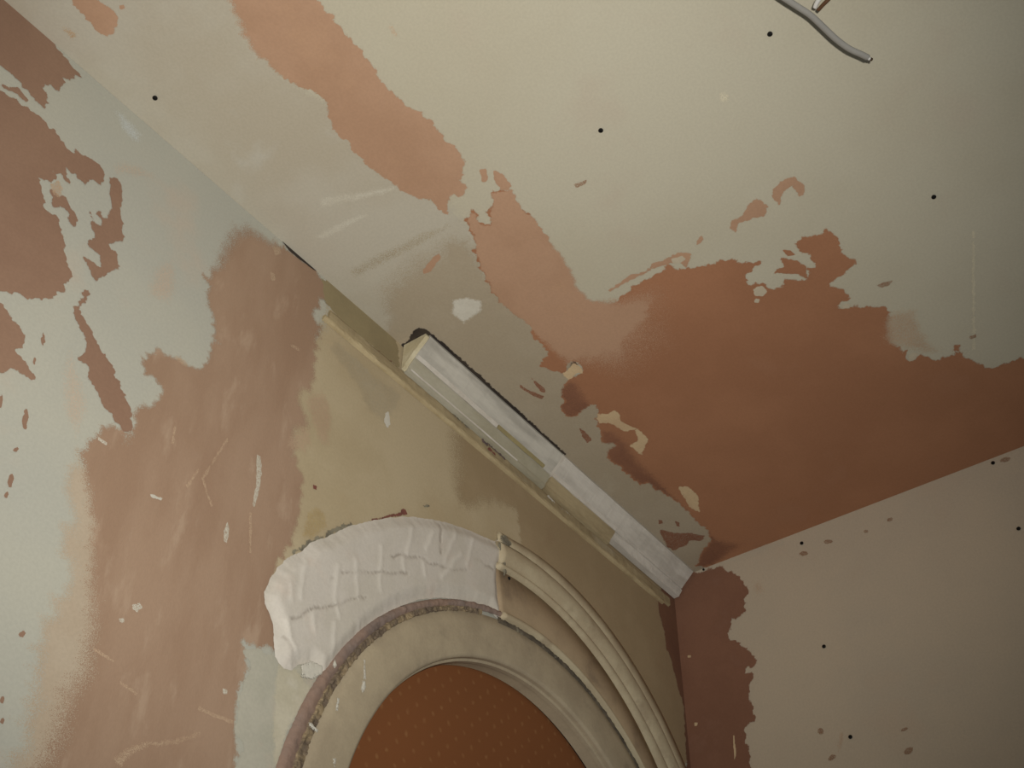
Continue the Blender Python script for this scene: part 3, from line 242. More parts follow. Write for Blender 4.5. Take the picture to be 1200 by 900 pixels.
M = {}
M['ceiling'] = mat('ceiling_skim', (190, 184, 165), (186, 179, 159), 2.2, (187, 176, 158), 5.0, 0.5, bump=0.03)
M['wall_l'] = mat('wall_paint_grey', (182, 180, 167), (177, 176, 165), 3.0, (188, 175, 159), 5.0, 0.6, bump=0.03)
M['wall_r'] = mat('wall_paint_beige', (192, 178, 157), (186, 174, 155), 3.0, (192, 174, 152), 6.0, 0.5, bump=0.08)
def P(k, *a, **kw): M[k] = mat(k, *a, feather=True, **kw)
P('filler', (184, 178, 163), (177, 168, 150), 3.0, (190, 188, 178), 6.0, 0.5)
P('brown_c', (181, 146, 120), (173, 138, 112), 5.0, (185, 149, 120), 9.0, 0.5)
P('brown_cd', (166, 119, 89), (158, 112, 83), 3.0, (166, 122, 94), 6.0, 0.4)
P('halo', (184, 169, 149), (180, 163, 142), 7.0)
P('damp', (140, 98, 76), (130, 90, 70), 8.0, opacity=0.9)
P('cream', (206, 182, 146), (196, 170, 136), 14.0)
P('cream_l', (214, 206, 182), (208, 200, 176), 10.0, opacity=0.6)
P('cream_g', (198, 191, 171), (188, 181, 160), 14.0, (206, 200, 186), 18.0, 0.6)
P('cream_g2', (196, 186, 166), (190, 178, 160), 12.0, opacity=0.5)
P('tan', (186, 154, 116), (176, 142, 104), 12.0, opacity=0.7)
P('tan_d', (152, 122, 98), (146, 114, 90), 12.0, opacity=0.75)
P('tan_l', (192, 166, 140), (186, 160, 134), 12.0, opacity=0.55)
P('ceil_c', (194, 184, 162), (190, 178, 156), 9.0)
P('pinkw', (196, 178, 160), (194, 176, 156), 9.0, opacity=0.5)
P('pinkw2', (190, 164, 138), (186, 160, 134), 9.0, opacity=0.6)
P('bluew', (200, 204, 202), (196, 200, 198), 9.0, opacity=0.6)
P('pink_s', (190, 166, 140), (184, 158, 132), 10.0, opacity=0.6)
P('white', (206, 202, 190), (198, 193, 180), 14.0)
P('white_s', (204, 200, 186), (198, 192, 176), 14.0, opacity=0.7)
P('grey_s', (178, 166, 142), (172, 158, 132), 10.0, opacity=0.55)
P('olive_s', (162, 148, 122), (158, 144, 118), 8.0, opacity=0.45)
P('filler_d', (172, 160, 140), (166, 153, 132), 4.0, (176, 166, 146), 8.0, 0.5)
P('olive', (150, 136, 104), (142, 128, 98), 9.0)
P('khaki', (186, 171, 142), (178, 162, 132), 4.0, (176, 156, 124), 5.0, 0.5)
P('khaki_d', (166, 147, 117), (158, 139, 109), 5.0, (153, 131, 103), 8.0, 0.5)
P('brown_l', (150, 120, 100), (144, 114, 95), 6.0)
P('brown_lm', (166, 139, 117), (157, 129, 107), 4.0, (182, 158, 136), 11.0, 0.55, stretch=(2.6, 1, 0.8))
P('brown_r', (138, 100, 80), (130, 93, 74), 6.0, (142, 106, 88), 12.0, 0.5)
P('brown_rd', (124, 90, 70), (116, 83, 66), 7.0)
P('filler_l', (184, 180, 165), (176, 173, 158), 10.0, (196, 176, 158), 12.0, 0.5)
P('dark', (66, 58, 50), (52, 46, 42), 20.0)  # dark colour painted in for the shade inside the crevices
P('redflake', (128, 80, 70), (110, 72, 64), 60.0)
P('greyflake', (140, 134, 116), (112, 106, 92), 60.0)
P('purpleflake', (116, 98, 94), (96, 84, 82), 60.0)
P('ochre', (180, 160, 118), (172, 150, 108), 20.0, opacity=0.6)
M['fill'] = mat('white_plaster', (204, 197, 187), (197, 190, 178), 9.0, (205, 191, 178), 14.0, 0.5, bump=0.08, marks=[('ridge_highlight', (224, 218, 208)), ('crack', (128, 116, 104))])  # first mark paints highlights in whiter colour along the raised ridges
M['arch'] = mat('old_cream_paint', (184, 168, 142), (174, 156, 130), 9.0, (150, 134, 114), 9.0, 0.55, rough=0.75, bump=0.12)
M['roll'] = mat('worn_cream_moulding', (188, 175, 147), (176, 161, 134), 16.0, (152, 135, 112), 18.0, 0.6, rough=0.7, bump=0.08)
M['band'] = mat('grey_cream_band', (176, 162, 137), (164, 150, 127), 12.0, (128, 118, 102), 8.0, 0.7, rough=0.75, bump=0.10)
M['flat'] = mat('brownish_band', (168, 147, 119), (156, 136, 110), 14.0, (130, 112, 92), 14.0, 0.75, rough=0.8)
M['chip'] = mat('broken_plaster_edge', (146, 122, 108), (134, 118, 110), 10.0, (106, 92, 84), 30.0, 0.7, bump=0.25, bscale=120)
M['crumb'] = mat('crumbled_plaster', (150, 132, 104), (110, 96, 82), 50.0, (78, 68, 60), 60.0, 0.7, bump=0.3, bscale=160)
M['groove'] = mat('dirty_groove', (104, 94, 80), (84, 76, 66), 50.0, (150, 142, 122), 60.0, 0.8)
M['gap'] = mat('gap_shade', (44, 34, 26), (38, 30, 24), 20.0)  # dark tone that paints the shade behind the arch reveal
M['cornice'] = mat('white_cornice', (202, 196, 186), (184, 178, 168), 34.0, (166, 158, 144), 26.0, 0.5, bump=0.2, stretch=(0.2, 1, 1))
M['cornice_grey'] = mat('grey_washed_cornice', (190, 185, 174), (166, 161, 151), 34.0, (156, 149, 134), 26.0, 0.6, bump=0.2, stretch=(0.16, 1, 1))
M['cornice_edge'] = mat('white_cornice_edge', (204, 198, 188), (194, 186, 174), 16.0, bump=0.15)
M['cornice_low'] = mat('thin_paint_cornice', (172, 166, 148), (158, 151, 130), 12.0, (146, 134, 106), 16.0, 0.6, bump=0.2, stretch=(0.4, 1, 1))
M['cornice_end'] = mat('broken_cornice_end', (206, 196, 168), (194, 182, 150), 40.0, bump=0.4)
M['khaki_solid'] = mat('khaki_fillet', (168, 152, 120), (148, 132, 102), 26.0, (176, 165, 140), 24.0, 0.6, bump=0.25, stretch=(0.25, 1, 1))
M['khaki_light'] = mat('khaki_bead', (180, 164, 130), (166, 149, 116), 8.0, (150, 131, 100), 12.0, 0.5, bump=0.2)
M['olive_solid'] = mat('olive_stripe', (156, 144, 104), (146, 134, 98), 20.0)
M['cable'] = mat('grey_pvc', (150, 147, 141), (144, 141, 136), 10.0, rough=0.4, bump=0.0, grain=0.02)
M['core_brown'] = mat('brown_pvc', (92, 66, 46), (86, 60, 42), 10.0, rough=0.4, bump=0.0, grain=0.02)
M['core_pale'] = mat('pale_pvc', (206, 204, 200), (200, 198, 194), 10.0, rough=0.35, bump=0.0, grain=0.02)
M['copper'] = mat('cut_wire', (74, 58, 44), (66, 52, 40), 30.0, rough=0.4, grain=0.02)
M['screw'] = mat('black_phosphate', (26, 25, 24), (20, 19, 18), 30.0, rough=0.5, bump=0.0)

# printed wallpaper: orange brown with small paler sprigs set in a lattice
def wallpaper():
    m = bpy.data.materials.new('brown_wallpaper'); m.use_nodes = True
    nt = m.node_tree; N = nt.nodes; L = nt.links
    b = N['Principled BSDF']; b.inputs['Roughness'].default_value = 0.8; b.inputs['Specular IOR Level'].default_value = 0.2
    tc = N.new('ShaderNodeTexCoord'); sp = N.new('ShaderNodeSeparateXYZ'); L.new(tc.outputs['Object'], sp.inputs[0])
    def ma(op, a, c_=None):
        n = N.new('ShaderNodeMath'); n.operation = op
        for i, v in enumerate((a, c_)):
            if v is None: continue
            if hasattr(v, 'is_output'): L.new(v, n.inputs[i])
            else: n.inputs[i].default_value = v
        return n.outputs[0]
    s = 0.036
    p = ma('DIVIDE', ma('ADD', sp.outputs[0], sp.outputs[2]), s); q = ma('DIVIDE', ma('SUBTRACT', sp.outputs[0], sp.outputs[2]), s)
    jn = N.new('ShaderNodeTexNoise'); jn.inputs['Scale'].default_value = 40; L.new(tc.outputs['Object'], jn.inputs['Vector'])
    p = ma('ADD', p, ma('MULTIPLY', jn.outputs['Fac'], 0.5)); q = ma('SUBTRACT', q, ma('MULTIPLY', jn.outputs['Fac'], 0.4))
    fx = ma('SUBTRACT', ma('FRACT', p), 0.5); fy = ma('SUBTRACT', ma('FRACT', q), 0.5)
    d = ma('SQRT', ma('ADD', ma('MULTIPLY', fx, fx), ma('MULTIPLY', fy, fy)))
    r = N.new('ShaderNodeMapRange'); r.interpolation_type = 'SMOOTHSTEP'; L.new(d, r.inputs[0])
    r.inputs[1].default_value = 0.20; r.inputs[2].default_value = 0.03; r.inputs[3].default_value = 0.0; r.inputs[4].default_value = 0.22
    nz = N.new('ShaderNodeTexNoise'); nz.inputs['Scale'].default_value = 120; L.new(tc.outputs['Object'], nz.inputs['Vector'])
    f = ma('MULTIPLY', r.outputs[0], nz.outputs['Fac'])
    n2 = N.new('ShaderNodeTexNoise'); n2.inputs['Scale'].default_value = 6; L.new(tc.outputs['Object'], n2.inputs['Vector'])
    x0 = N.new('ShaderNodeMix'); x0.data_type = 'RGBA'; L.new(n2.outputs['Fac'], x0.inputs[0]); x0.inputs[6].default_value = lin((134, 84, 50)); x0.inputs[7].default_value = lin((126, 80, 48))
    x = N.new('ShaderNodeMix'); x.data_type = 'RGBA'; L.new(f, x.inputs[0]); L.new(x0.outputs[2], x.inputs[6]); x.inputs[7].default_value = lin((212, 170, 116))
    L.new(x.outputs[2], b.inputs['Base Color'])
    return m
M['wallpaper'] = wallpaper()

# ------------------------------------------------------------------ helpers
def W3(s, a, b, off=0.0):      # surface coordinates (metres) -> world
    if s == 'c': return Vector((-a, -b, H - off))
    if s == 'l': return Vector((-a, -off, H - b))
    return Vector((-off, -a, H - b))

def mk(name, verts, faces, material, parent=None, smooth=False, attrs=None, label=None):
    me = bpy.data.meshes.new(name)
    org = parent.location if parent is not None else Vector((0, 0, 0))
    me.from_pydata([tuple(Vector(v) - org) for v in verts], [], faces); me.update()
    me.materials.append(M[material])
    if smooth:
        for p in me.polygons: p.use_smooth = True
    if attrs:
        for k, v in attrs.items():
            a = me.attributes.new(k, 'FLOAT', 'POINT'); a.data.foreach_set('value', np.asarray(v, dtype=np.float32))
    o = bpy.data.objects.new(name, me); C.objects.link(o)
    if parent is not None: o.parent = parent
    if label: o['label'] = label
    return o

def thing(name, loc, label, cat, group=None):
    o = bpy.data.objects.new(name, None); C.objects.link(o); o.location = loc; o.empty_display_size = 0.05
    o['label'] = label; o['category'] = cat
    if group: o['group'] = group
    return o

def structure(o, label, cat):
    o['kind'] = 'structure'; o['label'] = label; o['category'] = cat; return o

def recalc(o):
    bm = bmesh.new(); bm.from_mesh(o.data); bmesh.ops.recalc_face_normals(bm, faces=bm.faces); bm.to_mesh(o.data); bm.free()

def box(name, lo, hi, material, parent=None):
    v = [(x, y, z) for x in (lo[0], hi[0]) for y in (lo[1], hi[1]) for z in (lo[2], hi[2])]
    f = [(0, 1, 3, 2), (4, 6, 7, 5), (0, 4, 5, 1), (2, 3, 7, 6), (0, 2, 6, 4), (1, 5, 7, 3)]
    return mk(name, v, f, material, parent)

def inside(pt, poly):
    x, y = pt[:, 0][:, None], pt[:, 1][:, None]
    x1, y1 = poly[:, 0][None], poly[:, 1][None]; x2, y2 = np.roll(poly[:, 0], -1)[None], np.roll(poly[:, 1], -1)[None]
    c = ((y1 > y) != (y2 > y)) & (x < (x2 - x1) * (y - y1) / (y2 - y1 + 1e-12) + x1)
    return c.sum(1) % 2 == 1

def segdist(pt, a, b):
    d = b - a; L2 = (d ** 2).sum(1) + 1e-12
    best = np.full(len(pt), 1e9); idx = np.zeros(len(pt), int)
    for i0 in range(0, len(pt), 4000):
        q = pt[i0:i0 + 4000]
        t = np.clip(((q[:, None] - a[None]) * d[None]).sum(2) / L2[None], 0, 1)
        e = np.hypot(*(np.moveaxis(q[:, None] - (a[None] + t[..., None] * d[None]), 2, 0)))
        idx[i0:i0 + 4000] = e.argmin(1); best[i0:i0 + 4000] = e.min(1)
    return best, idx

def ragged(pts, jag, rng, step=3.0):
    out = []
    n = len(pts)
    xy = np.array([p[:2] for p in pts]); span = float(min(xy.max(0) - xy.min(0)))
    for i in range(n):
        p, q = np.array(pts[i], float), np.array(pts[(i + 1) % n], float)
        L_ = np.hypot(*(q - p)[:2]); k = max(1, int(L_ / step)) if L_ < 400 else max(1, int(L_ / 20))
        nrm = np.array([-(q - p)[1], (q - p)[0]]) / (L_ + 1e-6)
        for j in range(k):
            t = j / k; v = p + (q - p) * t
            edge = (p[0] < .5 and q[0] < .5) or (p[1] < .5 and q[1] < .5)
            if j and not edge:
                big = min(1.0, span / 120)      # torn, wandering outline on the larger patches
                e = mnoise.noise(Vector((v[0] * .085, v[1] * .085, 2.0))) * 2.6 * big + mnoise.noise(Vector((v[0] * .21, v[1] * .21, 5.0))) * 1.9 * big
                v[:2] += nrm * (rng.normal(0, jag * 0.42) + e * jag)
            out.append(v)
    return np.array(out)

def patch(s, name, material, layer, jag, label, pts, parent, seed, thick=0.00015, grid=None, extra=None, limits=True, base=None):
    """a thin trowelled layer on surface s; outline in mm with a feather width for each point"""
    rng = np.random.RandomState(seed)
    B = ragged(pts, jag, rng)
    if limits: B[:, :2] = np.maximum(B[:, :2], 0.2)
    poly = B[:, :2]; hardv = (B[:, 2] < 0).astype(float); fe = np.abs(B[:, 2])
    size = min(poly.max(0) - poly.min(0))
    fe = np.where(hardv > 0, np.minimum(np.maximum(fe * 2.6, 4.0), max(1.2, size * .22)), fe)
    # crisp outlines are grown by part of the ragged zone so that the visible edge falls on the outline
    d0 = np.roll(poly, -1, 0) - np.roll(poly, 1, 0); nr0 = np.c_[d0[:, 1], -d0[:, 0]] / (np.hypot(d0[:, 0], d0[:, 1])[:, None] + 1e-9)
    area = np.sum(poly[:, 0] * np.roll(poly[:, 1], -1) - np.roll(poly[:, 0], -1) * poly[:, 1])
    rim = (poly[:, 0] < .5) | (poly[:, 1] < .5)
    poly = poly + nr0 * (math.copysign(1, area) * fe * hardv * .42 * ~rim)[:, None]
    if limits: poly = np.maximum(poly, 0.2)
    a, b = poly, np.roll(poly, -1, 0)
    lo, hi = poly.min(0), poly.max(0)
    g = grid or max(3.0, min(28.0, (hi - lo).min() / 5))
    gx, gy = np.meshgrid(np.arange(lo[0] + g / 2, hi[0], g), np.arange(lo[1] + g / 2, hi[1], g)); gp = np.c_[gx.ravel(), gy.ravel()]
    gp = gp + rng.uniform(-0.2, 0.2, gp.shape) * g
    cand = [gp]
    d = np.roll(poly, -1, 0) - np.roll(poly, 1, 0); nrm = np.c_[-d[:, 1], d[:, 0]] / (np.hypot(d[:, 0], d[:, 1])[:, None] + 1e-9)
    for k in (0.35, 0.7, 1.05):
        for sg in (1, -1): cand.append(poly + nrm * sg * (fe * k)[:, None])
    cp = np.concatenate(cand); cp = cp[inside(cp, poly)]
    ds, _ = segdist(cp, a, b); cp = cp[ds > 0.8]
    # thin out near-duplicates
    key = {}
    for i, p in enumerate(cp): key.setdefault((int(p[0] / 2.2), int(p[1] / 2.2)), i)
    cp = cp[sorted(key.values())]
    allp = np.r_[poly, cp]; n = len(poly)
    res = delaunay_2d_cdt([Vector(p) for p in allp], [(i, (i + 1) % n) for i in range(n)], [], 1, 1e-4)
    V = np.array([tuple(v) for v in res[0]]); F = [tuple(f) for f in res[2]]
    keep = ~(((a[:, 0] < .5) & (b[:, 0] < .5)) | ((a[:, 1] < .5) & (b[:, 1] < .5)))   # no feathering along the room's own edges
    kb, ka, kf, kh = b[keep], a[keep], fe[keep], hardv[keep]
    ds, ix = segdist(V, ka, kb)
    fe = kf
    mask = np.clip(ds / np.maximum(fe[ix], 0.5), 0, 1)
    h = (0.0002 + layer * 0.00022 + (seed % 43) * 4e-6 if base is None else base) + thick * mask
    at = {'mask': mask, 'hard': kh[ix]}
    if extra: h, at = extra(V, ds, h, at)
    wv = [W3(s, p[0] / 1000, p[1] / 1000, hh) for p, hh in zip(V, h)]
    F = [f for f in F if len(f) > 2 and abs(np.cross(V[f[1]] - V[f[0]], V[f[2]] - V[f[0]])) > 1e-3]
    o = mk(name, wv, F, material, parent, extra is not None, at, label)
    nz = o.data.polygons[0].normal if len(o.data.polygons) else None
    want = {'c': Vector((0, 0, -1)), 'l': Vector((0, -1, 0)), 'r': Vector((-1, 0, 0))}[s]
    if nz is not None and nz.dot(want) < 0: o.data.flip_normals()
    return o

# ------------------------------------------------------------------ the setting
UC, WC = 0.500, 0.858        # arch centre: distance from the corner, distance below the ceiling
LU, LV = 3.3, 3.0
cei = structure(box('ceiling', (-LU, -LV, H), (0.12, 0.12, H + 0.12), 'ceiling'), 'beige skimmed ceiling with brown plaster patches above both walls', 'ceiling')
wr = structure(box('wall_right', (0, -LV, 0), (0.12, 0.12, H), 'wall_r'), 'plain beige grey wall at the right below the ceiling', 'wall')
RH = 0.428
prof = [(0, 0), (0, H), (UC - RH, H)] + [(UC - RH * math.cos(math.pi * k / 48), WC - RH * math.sin(math.pi * k / 48)) for k in range(49)] + [(UC + RH, H), (LU, H), (LU, 0)]
n = len(prof)
wl = mk('wall_left', [W3('l', u, w, 0) for u, w in prof] + [W3('l', u, w, -0.034) for u, w in prof],
        [tuple(range(n)), tuple(range(2 * n - 1, n - 1, -1))] + [(i, (i + 1) % n, n + (i + 1) % n, n + i) for i in range(n)], 'wall_l')
recalc(wl)
structure(wl, 'patchy grey and brown plastered wall at the left pierced by the arch', 'wall')
wb = structure(box('wall_back', (-1.3, 0.0415, 0), (-0.0, 0.09, H), 'wallpaper'), 'orange brown wallpaper with small pale sprigs seen through the arch', 'wallpaper')
SURF = {'c': cei, 'l': wl, 'r': wr}

# ------------------------------------------------------------------ plaster patches, smears, stains and painted crevice shade on the three surfaces
for i, (s, name, material, layer, jag, lab, pts) in enumerate(PATCHES):
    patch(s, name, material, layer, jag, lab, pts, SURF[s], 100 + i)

# ------------------------------------------------------------------ the arch
arch = thing('arch_surround', W3('l', UC, WC, 0), 'cream moulded plaster arch with white plaster repair on its upper left side', 'arch')
RF = {}
for k, (dep, pr) in ARCH.items():
    t = np.array([p[0] for p in pr]); r = np.array([p[1] for p in pr])
    co = np.polyfit((t - 90) / 90, r, 2 if len(t) > 6 else 1)
    RF[k] = (dep / 1000, t.min(), t.max(), co)
def rad(k, th):
    dep, a, b, co = RF[k]
    return float(np.polyval(co, (min(max(th, a), b) - 90) / 90)) / 1000

def ring(name, rows, t0, t1, material, n=120, legs=(False, False), rough_amp=0.0, seed=3, smooth=True, label=None, closed=False):
    """loft: rows = [(radius function of angle, depth)] swept over the angle; legs run straight down to the floor"""
    rng = random.Random(seed)
    st = []
    for i in range(n + 1):
        th = t0 + (t1 - t0) * i / n; row = []
        for j, (rf, dep) in enumerate(rows):
            r = rf(th); d = dep
            if rough_amp:
                e = mnoise.noise(Vector((th * 0.55, j * 1.7, seed))) + 0.6 * mnoise.noise(Vector((th * 1.9, j * 3.1, seed + 9)))
                if 0 < j < len(rows) - 1: r += e * rough_amp
                d += abs(mnoise.noise(Vector((th * 0.9, j * 2.3, seed + 5)))) * rough_amp * 1.6
            u = UC + r * math.cos(math.radians(th)); w = WC - r * math.sin(math.radians(th))
            row.append(W3('l', max(u, 0.0015), w, d))
        st.append(row)
    if legs[0]: st.insert(0, [Vector((p.x, p.y, 0.0)) for p in st[0]])
    if legs[1]: st.append([Vector((p.x, p.y, 0.0)) for p in st[-1]])
    m = len(rows); V = [p for row in st for p in row]
    F = [(i * m + j, i * m + j + 1, (i + 1) * m + j + 1, (i + 1) * m + j) for i in range(len(st) - 1) for j in range(m - 1)]
    if closed:
        F += [tuple(range(m)), tuple(range((len(st) - 1) * m, len(st) * m))]
    o = mk(name, V, F, material, arch, smooth, label=label); recalc(o)
    return o

R_ = lambda k, off=0.0: (lambda th: rad(k, th) + off)
def between(k1, k2, f, off=0.0): return lambda th: rad(k1, th) * (1 - f) + rad(k2, th) * f + off
J = 81.0                      # angle of the joint between white repair and surviving moulding
ring('outer_fillet', [(R_('A', .001), 0.0), (R_('A'), .006), (between('A', 'B', .5), .009), (R_('B', .002), .009), (R_('B'), .004)], J, 180, 'roll', closed=True)
ring('large_roll', [(R_('B'), .004)] + [(between('B', 'C', f), .008 + .011 * math.sin(math.pi * f) ** .6) for f in (.06, .2, .35, .5, .65, .8, .94)] + [(R_('C'), .006)], J - 1, 180, 'roll', closed=True, label='pale worn roll moulding')
ring('small_roll', [(R_('C'), .006)] + [(between('C', 'D', f, -.007 * f), .008 + .009 * math.sin(math.pi * f) ** .6) for f in (.08, .3, .5, .7, .92)] + [(R_('D', -.007), .006)], J - 2, 180, 'roll', closed=True)
ring('flat_band', [(R_('D', -.004), .0), (R_('D', -.005), .0085), (between('D', 'E', .5), .0085), (R_('E'), .009), (R_('E', -.001), .0)], J - 2, 180, 'flat', closed=True, label='flat brownish band between the mouldings')
ring('thin_bead', [(R_('E', .001), .004)] + [(between('E', 'F', f), .010 + .006 * math.sin(math.pi * f) ** .7) for f in (.1, .35, .6, .8)] + [(R_('F', .001), .0)], J - 2, 180, 'roll', closed=True)
for kk, (k0, dd) in enumerate((('B', .0084), ('C', .0096))):
    ring('groove_line', [(R_(k0, .0022), dd - .004), (R_(k0, .0012), dd), (R_(k0, -.0012), dd), (R_(k0, -.0022), dd - .004)], J, 180, 'groove', rough_amp=.0006, n=160, seed=30 + kk)
ring('dirty_groove', [(R_('F', .006), .004), (R_('F', .003), .0066), (R_('F', .0), .0052), (R_('F', -.004), .0075), (R_('F', -.007), .004)], J - 3, 178, 'groove', rough_amp=.0022, n=220, label='chipped dark groove')
ring('broken_edge', [(R_('W', .003), .002), (R_('W'), .0075), (between('W', 'F', .2), .0080), (between('W', 'F', .4), .0075), (between('W', 'F', .58), .005)], 0, J, 'chip', rough_amp=.0024, n=200, legs=(True, False), label='rough broken brown plaster edge')
ring('crumbled_edge', [(between('W', 'F', .5), .004), (between('W', 'F', .62), .0075), (between('W', 'F', .8), .006), (R_('F'), .0062), (R_('F', -.002), .003)], 0, J - 8, 'crumb', rough_amp=.0028, n=260, seed=8, legs=(True, False), smooth=False, label='crumbling ochre and grey plaster')
ring('inner_band', [(R_('F', .002), .0), (R_('F'), .005), (between('F', 'G', .25), .0075), (between('F', 'G', .6), .008), (R_('G', .004), .0075), (R_('G'), .006), (R_('G', -.001), .002)], 0, 180, 'band', legs=(True, True), label='smooth grey cream inner band')
ring('arch_reveal', [(R_('G', -.001), .0025), (R_('G', -.001), -.004), (R_('G', -.0045), -.006), (R_('G', -.0045), -.014), (R_('G', -.001), -.0155), (R_('G', -.001), -.0365)], 0, 180, 'band', legs=(True, True), smooth=False)
ring('gap_shade_strip', [(R_('G', .001), -.036), (R_('G', .003), -.0365), (R_('G', .003), -.0412)], 0, 180, 'gap', legs=(True, True))  # dark-coloured strip added to draw the shade line at the reveal's back edge
# white plaster repair, trowelled on in one lump with ridges and hairline cracks
def lump(V, ds, h, at):
    ra = np.concatenate([np.array(r[:-1]) for r in RIDGES]); rb = np.concatenate([np.array(r[1:]) for r in RIDGES])
    ca = np.concatenate([np.array(r[:-1]) for r in CRACKS]); cb = np.concatenate([np.array(r[1:]) for r in CRACKS])
    wob = np.array([[mnoise.noise(Vector((p[0] * .05, p[1] * .05, 1))), mnoise.noise(Vector((p[0] * .05, p[1] * .05, 7)))] for p in V]) * 5
    dr, _ = segdist(V + wob * .6, ra, rb); dc, _ = segdist(V + wob, ca, cb)
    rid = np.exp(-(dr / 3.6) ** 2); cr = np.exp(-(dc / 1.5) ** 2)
    brk = np.array([mnoise.noise(Vector((p[0] * .03, p[1] * .03, 3))) for p in V])
    cr = cr * np.clip(.75 + brk, .25, 1)
    und = np.array([mnoise.noise(Vector((p[0] * .018, p[1] * .018, 11))) for p in V])
    edge = np.clip(ds / 20, 0, 1); edge = edge * edge * (3 - 2 * edge) * .5 + edge * .5
    h = .0026 + .0080 * edge + .0010 * und * edge + .0009 * rid * edge - .0016 * cr * edge
    return h, {'ridge_highlight': rid * .45, 'crack': cr * .6}  # first attribute carries the painted highlight on the ridges
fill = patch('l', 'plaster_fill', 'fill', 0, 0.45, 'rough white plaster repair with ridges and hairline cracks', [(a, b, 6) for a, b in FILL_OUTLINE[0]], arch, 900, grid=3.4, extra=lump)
# torn end of the repair at the joint
for k, (u, w, ru, rw) in enumerate([(.590, .243, .016, .011), (.600, .262, .010, .012), (.592, .300, .006, .016)]):
    pts = [((u + ru * math.cos(t * .7) * (1 + .3 * math.sin(3 * t + k))) * 1000, (w + rw * math.sin(t * .7)) * 1000, 3) for t in np.linspace(0, 8.97, 12)[:-1]]
    patch('l', 'torn_edge', 'greyflake', 0, 1.5, None, pts, arch, 950 + k, thick=.003, base=.0115)
# dab and drips of white plaster on the lower left of the repair and on the inner band
def dabs(lst, mat_, base):
    for k, p in enumerate(lst):
        patch('l', 'plaster_drip', mat_, 0, .6, None, [(a, b, 2.5) for a, b in p], arch, 970 + k, thick=.0012, base=base)
dabs(DRIPS, 'white', .0095)
# screw in the flat band of the arch

# ------------------------------------------------------------------ the cornice and the fillet under it
def extrude(name, prof_, u0, u1, material, parent, wob=.0007, step=.008, seed=1, label=None, smooth=False):
    nst = max(2, int(abs(u1 - u0) / step)); m = len(prof_); V = []
    for i in range(nst + 1):
        u = u0 + (u1 - u0) * i / nst
        for j, (v, w) in enumerate(prof_):
            e = mnoise.noise(Vector((u * 28, j * 2.1, seed))) * wob; e2 = mnoise.noise(Vector((u * 70, j * 3.3, seed + 4))) * wob * .6
            free = v > .0035 and w > .0015
            V.append(W3('l', u, w + (e if free else 0), v + (e2 if free else 0)))
    F = [(i * m + j, i * m + (j + 1) % m, (i + 1) * m + (j + 1) % m, (i + 1) * m + j) for i in range(nst) for j in range(m)]
    F += [tuple(range(m)), tuple(range(nst * m, (nst + 1) * m))]
    o = mk(name, V, F, material, parent, smooth, label=label); recalc(o); return o

corn = thing('plaster_cornice', W3('l', .44, .0, .0), 'short white painted length of cornice left under the ceiling above the arch', 'cornice')
UP = [(.003, .001), (.0545, .001), (.0555, .006), (.050, .012), (.0285, .031), (.0255, .0355), (.003, .0355)]
ED = [(.0300, .0300), (.0312, .0315), (.0290, .0348), (.0262, .0365), (.0240, .0345)]
LO = [(.003, .036), (.0245, .036), (.022, .0395), (.0125, .0500), (.0118, .0525), (.0095, .0570), (.003, .0585)]
LO2 = [(.003, .036), (.0235, .036), (.020, .0405), (.0165, .0455), (.015, .048), (.003, .049)]
extrude('cornice_face', UP, .858, .474, 'cornice_grey', corn, seed=2, wob=.0014)
extrude('cornice_face', UP, .470, .010, 'cornice', corn, seed=5, wob=.0014)
extrude('cornice_ridge', ED, .856, .640, 'cornice_edge', corn, seed=3)
extrude('cornice_ridge', ED, .470, .262, 'cornice_edge', corn, seed=4)
extrude('olive_stripe', ED, .638, .500, 'olive_solid', corn, seed=6, label='bare olive stripe')
extrude('cornice_bead', LO, .858, .474, 'cornice_low', corn, seed=7)
extrude('cornice_bead', LO, .470, .258, 'khaki_solid', corn, seed=8, label='chipped khaki underside')
extrude('cornice_bead', LO2, .256, .006, 'cornice', corn, seed=9, wob=.0015)
extrude('cornice_bead_edge', [(.0128, .0498), (.0138, .0512), (.0125, .0535), (.0112, .0520)], .852, .560, 'cornice_edge', corn, seed=10)
UPX = [(v * 1.015, w * 1.02 + .0003) for v, w in UP]
extrude('cornice_seam', UPX, .476, .4705, 'cornice_edge', corn, seed=12, label='white seam where two lengths meet')
extrude('broken_end', [(.004, .002), (.052, .002), (.053, .006), (.047, .012), (.028, .030), (.012, .048), (.009, .055), (.004, .056)], .866, .857, 'cornice_end', corn, step=.003, wob=.002, seed=13, label='broken cream end')

fil = thing('plaster_fillet', W3('l', .53, .07, 0), 'khaki plaster fillet running along the wall just below the white cornice', 'moulding')
extrude('fillet_band', [(.0008, .0605), (.005, .0605), (.0065, .064), (.0060, .078), (.0008, .080)], 1.035, .030, 'khaki_solid', fil, wob=.0018, seed=20)
extrude('fillet_bead', [(.0008, .079), (.0060, .079), (.0075, .0808), (.0072, .084), (.0045, .0865), (.0008, .0875)], 1.045, .055, 'khaki_light', fil, wob=.0018, seed=21, label='pale worn bead')
def flake(parent, u0, u1, w0, w1, mtl, seed):
    pts = [(u0 * 1000, w0 * 1000, 1.5), (u1 * 1000, w0 * 1000 + 2, 1.5), (u1 * 1000 - 4, w1 * 1000, 1.5), (u0 * 1000 + 5, w1 * 1000 - 2, 1.5)]
    patch('l', 'paint_flake', mtl, 0, 2.2, None, pts, parent, seed, thick=.0008, base=.0078)
flake(fil, .655, .640, .062, .072, 'purpleflake', 1); flake(fil, .640, .590, .061, .069, 'purpleflake', 2)
